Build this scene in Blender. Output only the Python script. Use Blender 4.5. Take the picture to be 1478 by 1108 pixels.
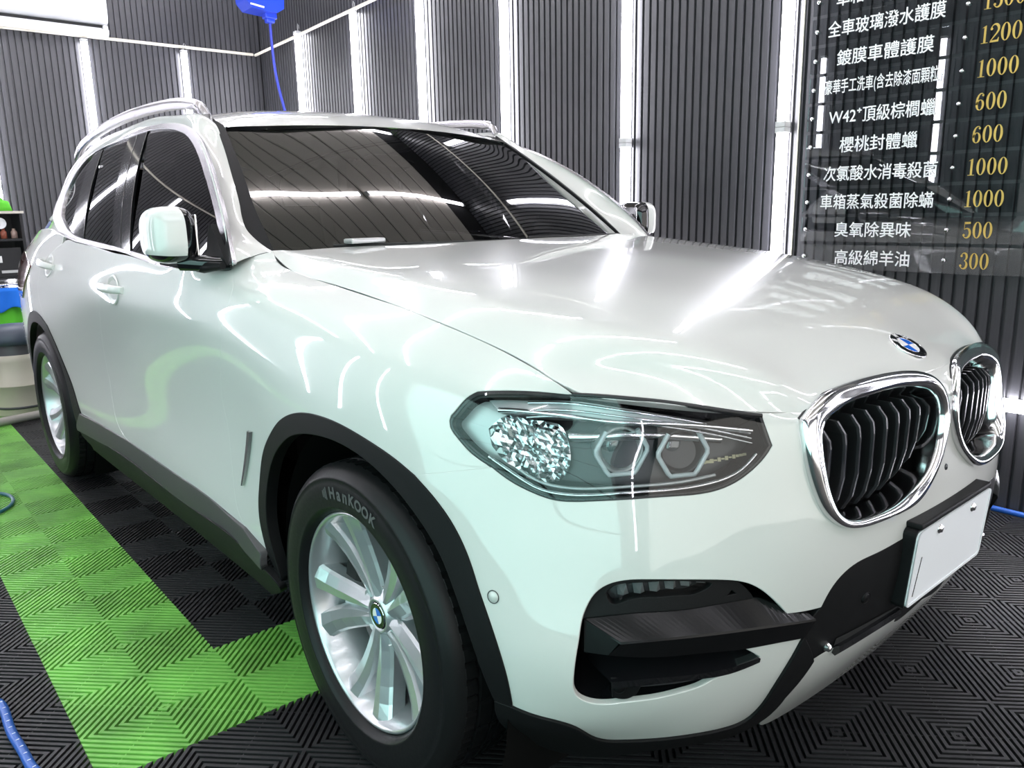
import bpy, bmesh, math, random
import numpy as np
from mathutils import Vector, Matrix
from mathutils.geometry import delaunay_2d_cdt
random.seed(4)
for o in list(bpy.data.objects): bpy.data.objects.remove(o)
SC = bpy.context.scene
COL = SC.collection
PI = math.pi

# ------------------------------------------------------------------ camera
cam_d = bpy.data.cameras.new('camera'); cam = bpy.data.objects.new('camera', cam_d); COL.objects.link(cam)
_yaw, _pit, _rol = 2.4288155, -0.2148675, -0.0186155
_f = Vector((math.cos(_yaw)*math.cos(_pit), math.sin(_yaw)*math.cos(_pit), math.sin(_pit)))
_r = Vector((math.sin(_yaw), -math.cos(_yaw), 0)); _u = _r.cross(_f)
_r2 = _r*math.cos(_rol)+_u*math.sin(_rol); _u2 = -_r*math.sin(_rol)+_u*math.cos(_rol)
M = Matrix.Identity(4)
for i in range(3): M[i][0] = _r2[i]; M[i][1] = _u2[i]; M[i][2] = -_f[i]
M.translation = (1.43817, -1.69282, 1.24536)
cam.matrix_world = M
cam_d.sensor_fit = 'HORIZONTAL'; cam_d.sensor_width = 36.0; cam_d.lens = 1142.8/1478*36.0
cam_d.clip_start = 0.05; cam_d.clip_end = 60
SC.camera = cam

# ------------------------------------------------------------------ world, exposure
w = bpy.data.worlds.new('world'); SC.world = w; w.use_nodes = True
w.node_tree.nodes['Background'].inputs[0].default_value = (1.0, 0.97, 0.92, 1)
w.node_tree.nodes['Background'].inputs[1].default_value = 1.1
SC.view_settings.view_transform = 'Standard'; SC.view_settings.look = 'None'
SC.view_settings.gamma = 1.0; SC.view_settings.use_curve_mapping = False
SC.view_settings.exposure = 0.62
TUBE_POWER = 17.0
PANEL_POWER = 1.25

# ------------------------------------------------------------------ materials
def new_mat(name, col=(.8,.8,.8), rough=.5, metal=0., coat=0., emis=None, es=0., spec=.5, coatr=.03, bump=None):
    m = bpy.data.materials.new(name); m.use_nodes = True
    b = m.node_tree.nodes['Principled BSDF']; I = b.inputs
    I['Base Color'].default_value = (*col, 1); I['Roughness'].default_value = rough; I['Metallic'].default_value = metal
    I['Coat Weight'].default_value = coat; I['Coat Roughness'].default_value = coatr; I['Specular IOR Level'].default_value = spec
    if emis: I['Emission Color'].default_value = (*emis, 1); I['Emission Strength'].default_value = es
    if bump or True:
        nt = m.node_tree; n = nt.nodes.new('ShaderNodeTexNoise'); n.inputs['Scale'].default_value = (bump or (40,0,0))[0]
        tc = nt.nodes.new('ShaderNodeTexCoord'); nt.links.new(tc.outputs['Object'], n.inputs['Vector'])
        if bump and bump[1] > 0:
            bp = nt.nodes.new('ShaderNodeBump'); bp.inputs['Strength'].default_value = bump[1]; bp.inputs['Distance'].default_value = .002
            nt.links.new(n.outputs['Fac'], bp.inputs['Height']); nt.links.new(bp.outputs['Normal'], I['Normal'])
        if bump and bump[2] > 0:
            mr = nt.nodes.new('ShaderNodeMapRange'); mr.inputs['To Min'].default_value = max(0, rough-bump[2]); mr.inputs['To Max'].default_value = min(1, rough+bump[2])
            nt.links.new(n.outputs['Fac'], mr.inputs['Value']); nt.links.new(mr.outputs['Result'], I['Roughness'])
    return m
PAINT = new_mat('pearl_white_paint', (.63,.635,.605), .30, 0, 1.0, coatr=.02)
PAINT.node_tree.nodes['Principled BSDF'].inputs['Coat IOR'].default_value = 1.65; PAINT.node_tree.nodes['Principled BSDF'].inputs['Specular IOR Level'].default_value = .25
INTB = new_mat('intake_black', (.005,.005,.0055), .24, spec=.25)
CHROME = new_mat('chrome', (.80,.80,.81), .11, 1)
SATIN = new_mat('satin_aluminium', (.52,.51,.53), .27, 1)
RINGM = new_mat('light_guide', (.72,.76,.78), .12, 0, 1)
DISCM = new_mat('brake_iron', (.16,.15,.15), .35, .9)
SILL_LIT = new_mat('sill_plastic_lit', (.060,.055,.058), .42, bump=(900,.2,.05))  # black trim plastic lightened: light on the up-facing facet put into its colour
RIM = new_mat('silver_wheel_lacquer', (.62,.63,.65), .28, .75, .6)
GLOSSB = new_mat('gloss_black', (.006,.006,.007), .06, 0, .5)
PLAST = new_mat('textured_black_plastic', (.0075,.0075,.008), .5, spec=.16, bump=(900,.25,.05))
MATTB = new_mat('matte_black', (.008,.008,.008), .75, bump=(300,.1,.05))
VOID = new_mat('wheel_well_felt', (.004,.004,.004), .95, spec=.1)
RUBBER = new_mat('tire_rubber', (.009,.009,.0095), .4, spec=.22, bump=(120,.05,.08))
LETTER = new_mat('raised_rubber_lettering', (.085,.085,.085), .6)
TINT = new_mat('tinted_glass', (.008,.009,.010), .02, 0, 0, spec=.8)
LAMPB = new_mat('lamp_dark_bezel', (.05,.052,.055), .25, .3)
LAMPG = new_mat('lamp_grey_trim', (.55,.55,.55), .3, .5)
REFL = new_mat('lamp_reflector_facets', (.72,.74,.76), .09, 1)
BLUE = new_mat('badge_blue', (.01,.13,.62), .2, 0, 1)
WHITE = new_mat('badge_white', (.85,.85,.85), .25, 0, 1)
PLATE = new_mat('number_plate_white', (.86,.88,.90), .4)
REDL = new_mat('tail_lamp_red', (.12,.006,.008), .08, 0, 1)
RUBBERG = new_mat('black_gasket', (.01,.011,.012), .3)
def clear_glass(name, tint=(1,1,1), gl=.0, ior=1.5):
    m = bpy.data.materials.new(name); m.use_nodes = True; nt = m.node_tree; nt.nodes.clear()
    o = nt.nodes.new('ShaderNodeOutputMaterial'); mx = nt.nodes.new('ShaderNodeMixShader'); t = nt.nodes.new('ShaderNodeBsdfTransparent'); g = nt.nodes.new('ShaderNodeBsdfGlossy')
    f = nt.nodes.new('ShaderNodeFresnel'); f.inputs['IOR'].default_value = ior
    t.inputs['Color'].default_value = (*tint, 1); g.inputs['Roughness'].default_value = gl; g.inputs['Color'].default_value = (1,1,1,1)
    nt.links.new(f.outputs[0], mx.inputs[0]); nt.links.new(t.outputs[0], mx.inputs[1]); nt.links.new(g.outputs[0], mx.inputs[2]); nt.links.new(mx.outputs[0], o.inputs[0])
    return m
LENS = clear_glass('clear_lamp_lens', (.93,.95,.96))
ACRYL = clear_glass('clear_acrylic', (.80,.82,.83), .0, 1.6)
CRYST = clear_glass('lamp_crystal', (.75,.85,.9), .02, 2.2)
SCREEN = clear_glass('tinted_windscreen', (.10,.10,.10), .0, 1.95)
SIDEG = clear_glass('dark_side_glass', (.03,.03,.03), .0, 1.45)
CABIN = new_mat('dark_cabin', (.010,.009,.009), .8)

# ------------------------------------------------------------------ object helpers
def tag(o, label=None, cat=None, group=None, kind=None):
    if label: o['label'] = label
    if cat: o['category'] = cat
    if group: o['group'] = group
    if kind: o['kind'] = kind
    return o
def empty(name, loc=(0,0,0), rz=0, parent=None):
    o = bpy.data.objects.new(name, None); o.empty_display_size = .1; COL.objects.link(o); o.location = loc; o.rotation_euler.z = rz
    if parent: o.parent = parent
    return o
def mobj(name, verts, faces, mat, parent=None, smooth=False, normals=None, mats=None, mi=None):
    me = bpy.data.meshes.new(name); me.from_pydata([tuple(map(float, v)) for v in verts], [], [tuple(map(int, f)) for f in faces])
    if mats:
        for m in mats: me.materials.append(m)
        if mi is not None: me.polygons.foreach_set('material_index', mi)
    else: me.materials.append(mat)
    if smooth: me.polygons.foreach_set('use_smooth', [True]*len(me.polygons))
    me.update()
    if normals is not None: me.normals_split_custom_set_from_vertices([tuple(map(float, n)) for n in normals])
    o = bpy.data.objects.new(name, me); COL.objects.link(o)
    if parent: o.parent = parent
    return o
class MB:
    """collects simple solids into one mesh"""
    def __init__(s): s.v = []; s.f = []; s.sm = []; s.mi = []; s.cur = 0
    def add(s, v, f, smooth=False):
        n = len(s.v); s.v += [tuple(p) for p in v]; s.f += [tuple(i+n for i in q) for q in f]; s.sm += [smooth]*len(f); s.mi += [s.cur]*len(f)
    def box(s, c, d, R=None, bev=0.):
        cx, cy, cz = c; x, y, z = d[0]/2, d[1]/2, d[2]/2
        if bev > 0:
            b = min(bev, x*.9, y*.9, z*.9); bm = bmesh.new(); bmesh.ops.create_cube(bm, size=1)
            for v in bm.verts: v.co = Vector((v.co.x*2*x, v.co.y*2*y, v.co.z*2*z))
            bmesh.ops.bevel(bm, geom=bm.edges[:], offset=b, segments=2, affect='EDGES', profile=.6)
            vs = [v.co.copy() for v in bm.verts]; fs = [[v.index for v in f.verts] for f in bm.faces]; bm.free()
        else:
            vs = [Vector((a*x, b*y, e*z)) for a in (-1,1) for b in (-1,1) for e in (-1,1)]
            fs = [(0,1,3,2),(4,6,7,5),(0,4,5,1),(2,3,7,6),(0,2,6,4),(1,5,7,3)]
        vs = [((R @ v) if R else v)+Vector(c) for v in vs]; s.add(vs, fs)
    def tube(s, pts, r, n=10, cap=True, closed=False):
        P = [Vector(p) for p in pts]; m = len(P); rr = r if hasattr(r, '__len__') else [r]*m
        T = []
        for i in range(m):
            a = P[(i-1) % m] if (closed or i > 0) else P[i]; b = P[(i+1) % m] if (closed or i < m-1) else P[i]
            T.append((b-a).normalized())
        up = Vector((0,0,1)) if abs(T[0].z) < .9 else Vector((1,0,0)); N = (up-T[0]*up.dot(T[0])).normalized(); V = []
        for i in range(m):
            N = (N-T[i]*N.dot(T[i])).normalized(); Bn = T[i].cross(N)
            V += [P[i]+(N*math.cos(2*PI*k/n)+Bn*math.sin(2*PI*k/n))*rr[i] for k in range(n)]
        F = []
        for i in range(m if closed else m-1):
            j = (i+1) % m; F += [(i*n+k, i*n+(k+1) % n, j*n+(k+1) % n, j*n+k) for k in range(n)]
        s.add(V, F, True)
        if cap and not closed: s.add(V[:n], [tuple(range(n))[::-1]]); s.add(V[-n:], [tuple(range(n))])
    def lathe(s, prof, Mx, n=48, smooth=True):
        V = [Mx @ Vector((r*math.cos(2*PI*k/n), r*math.sin(2*PI*k/n), h)) for r, h in prof for k in range(n)]
        F = [(i*n+k, i*n+(k+1) % n, (i+1)*n+(k+1) % n, (i+1)*n+k) for i in range(len(prof)-1) for k in range(n)]
        s.add(V, F, smooth)
    def prism(s, poly, Mx, d0, d1):
        n = len(poly); V = [Mx @ Vector((x, y, d0)) for x, y in poly]+[Mx @ Vector((x, y, d1)) for x, y in poly]
        s.add(V, [tuple(range(n))[::-1], tuple(range(n, 2*n))]+[(k, (k+1) % n, n+(k+1) % n, n+k) for k in range(n)])
    def grid(s, G, smooth=True, closed_u=False, closed_v=False):
        nu, nv = len(G), len(G[0]); V = [p for r in G for p in r]
        F = [(i*nv+j, ((i+1) % nu)*nv+j, ((i+1) % nu)*nv+(j+1) % nv, i*nv+(j+1) % nv) for i in range(nu if closed_u else nu-1) for j in range(nv if closed_v else nv-1)]
        s.add(V, F, smooth)
    def flipy(s):
        t = MB(); t.v = [(x, -y, z) for x, y, z in s.v]; t.f = [f[::-1] for f in s.f]; t.sm = list(s.sm); t.mi = list(s.mi); return t
    def merge(s, t):
        n = len(s.v); s.v += t.v; s.f += [tuple(i+n for i in q) for q in t.f]; s.sm += t.sm; s.mi += t.mi; return s
    def build(s, name, mat, parent=None, mats=None):
        o = mobj(name, s.v, s.f, mat, parent, mats=mats, mi=s.mi if mats else None)
        o.data.polygons.foreach_set('use_smooth', s.sm)
        if any(s.sm) and not all(s.sm): pass
        return o
def frame(origin, zdir, xhint=(0,0,1)):
    z = Vector(zdir).normalized(); x = Vector(xhint); x = (x-z*x.dot(z)).normalized(); y = z.cross(x)
    Mx = Matrix.Identity(4)
    for i in range(3): Mx[i][0] = x[i]; Mx[i][1] = y[i]; Mx[i][2] = z[i]
    Mx.translation = Vector(origin); return Mx
def copy_tree(o, parent=None):
    c = o.copy(); COL.objects.link(c)
    if parent: c.parent = parent
    for ch in list(o.children): copy_tree(ch, c)
    return c

# ------------------------------------------------------------------ lettering
def text_mesh(txt, size=1., bold=0., spacing=1.):
    """outline of a word as (verts, faces) in the XY plane, centred, cap height about size*.7"""
    cu = bpy.data.curves.new('t', 'FONT'); cu.body = txt; cu.size = size; cu.align_x = 'CENTER'; cu.align_y = 'CENTER'
    cu.offset = bold; cu.space_character = spacing; cu.resolution_u = 3
    o = bpy.data.objects.new('t', cu); COL.objects.link(o)
    dg = bpy.context.evaluated_depsgraph_get(); dg.update()
    me = bpy.data.meshes.new_from_object(o.evaluated_get(dg))
    v = [Vector(p.co) for p in me.vertices]; f = [tuple(p.vertices) for p in me.polygons]
    bpy.data.objects.remove(o); bpy.data.curves.remove(cu); bpy.data.meshes.remove(me)
    return v, f

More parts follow.
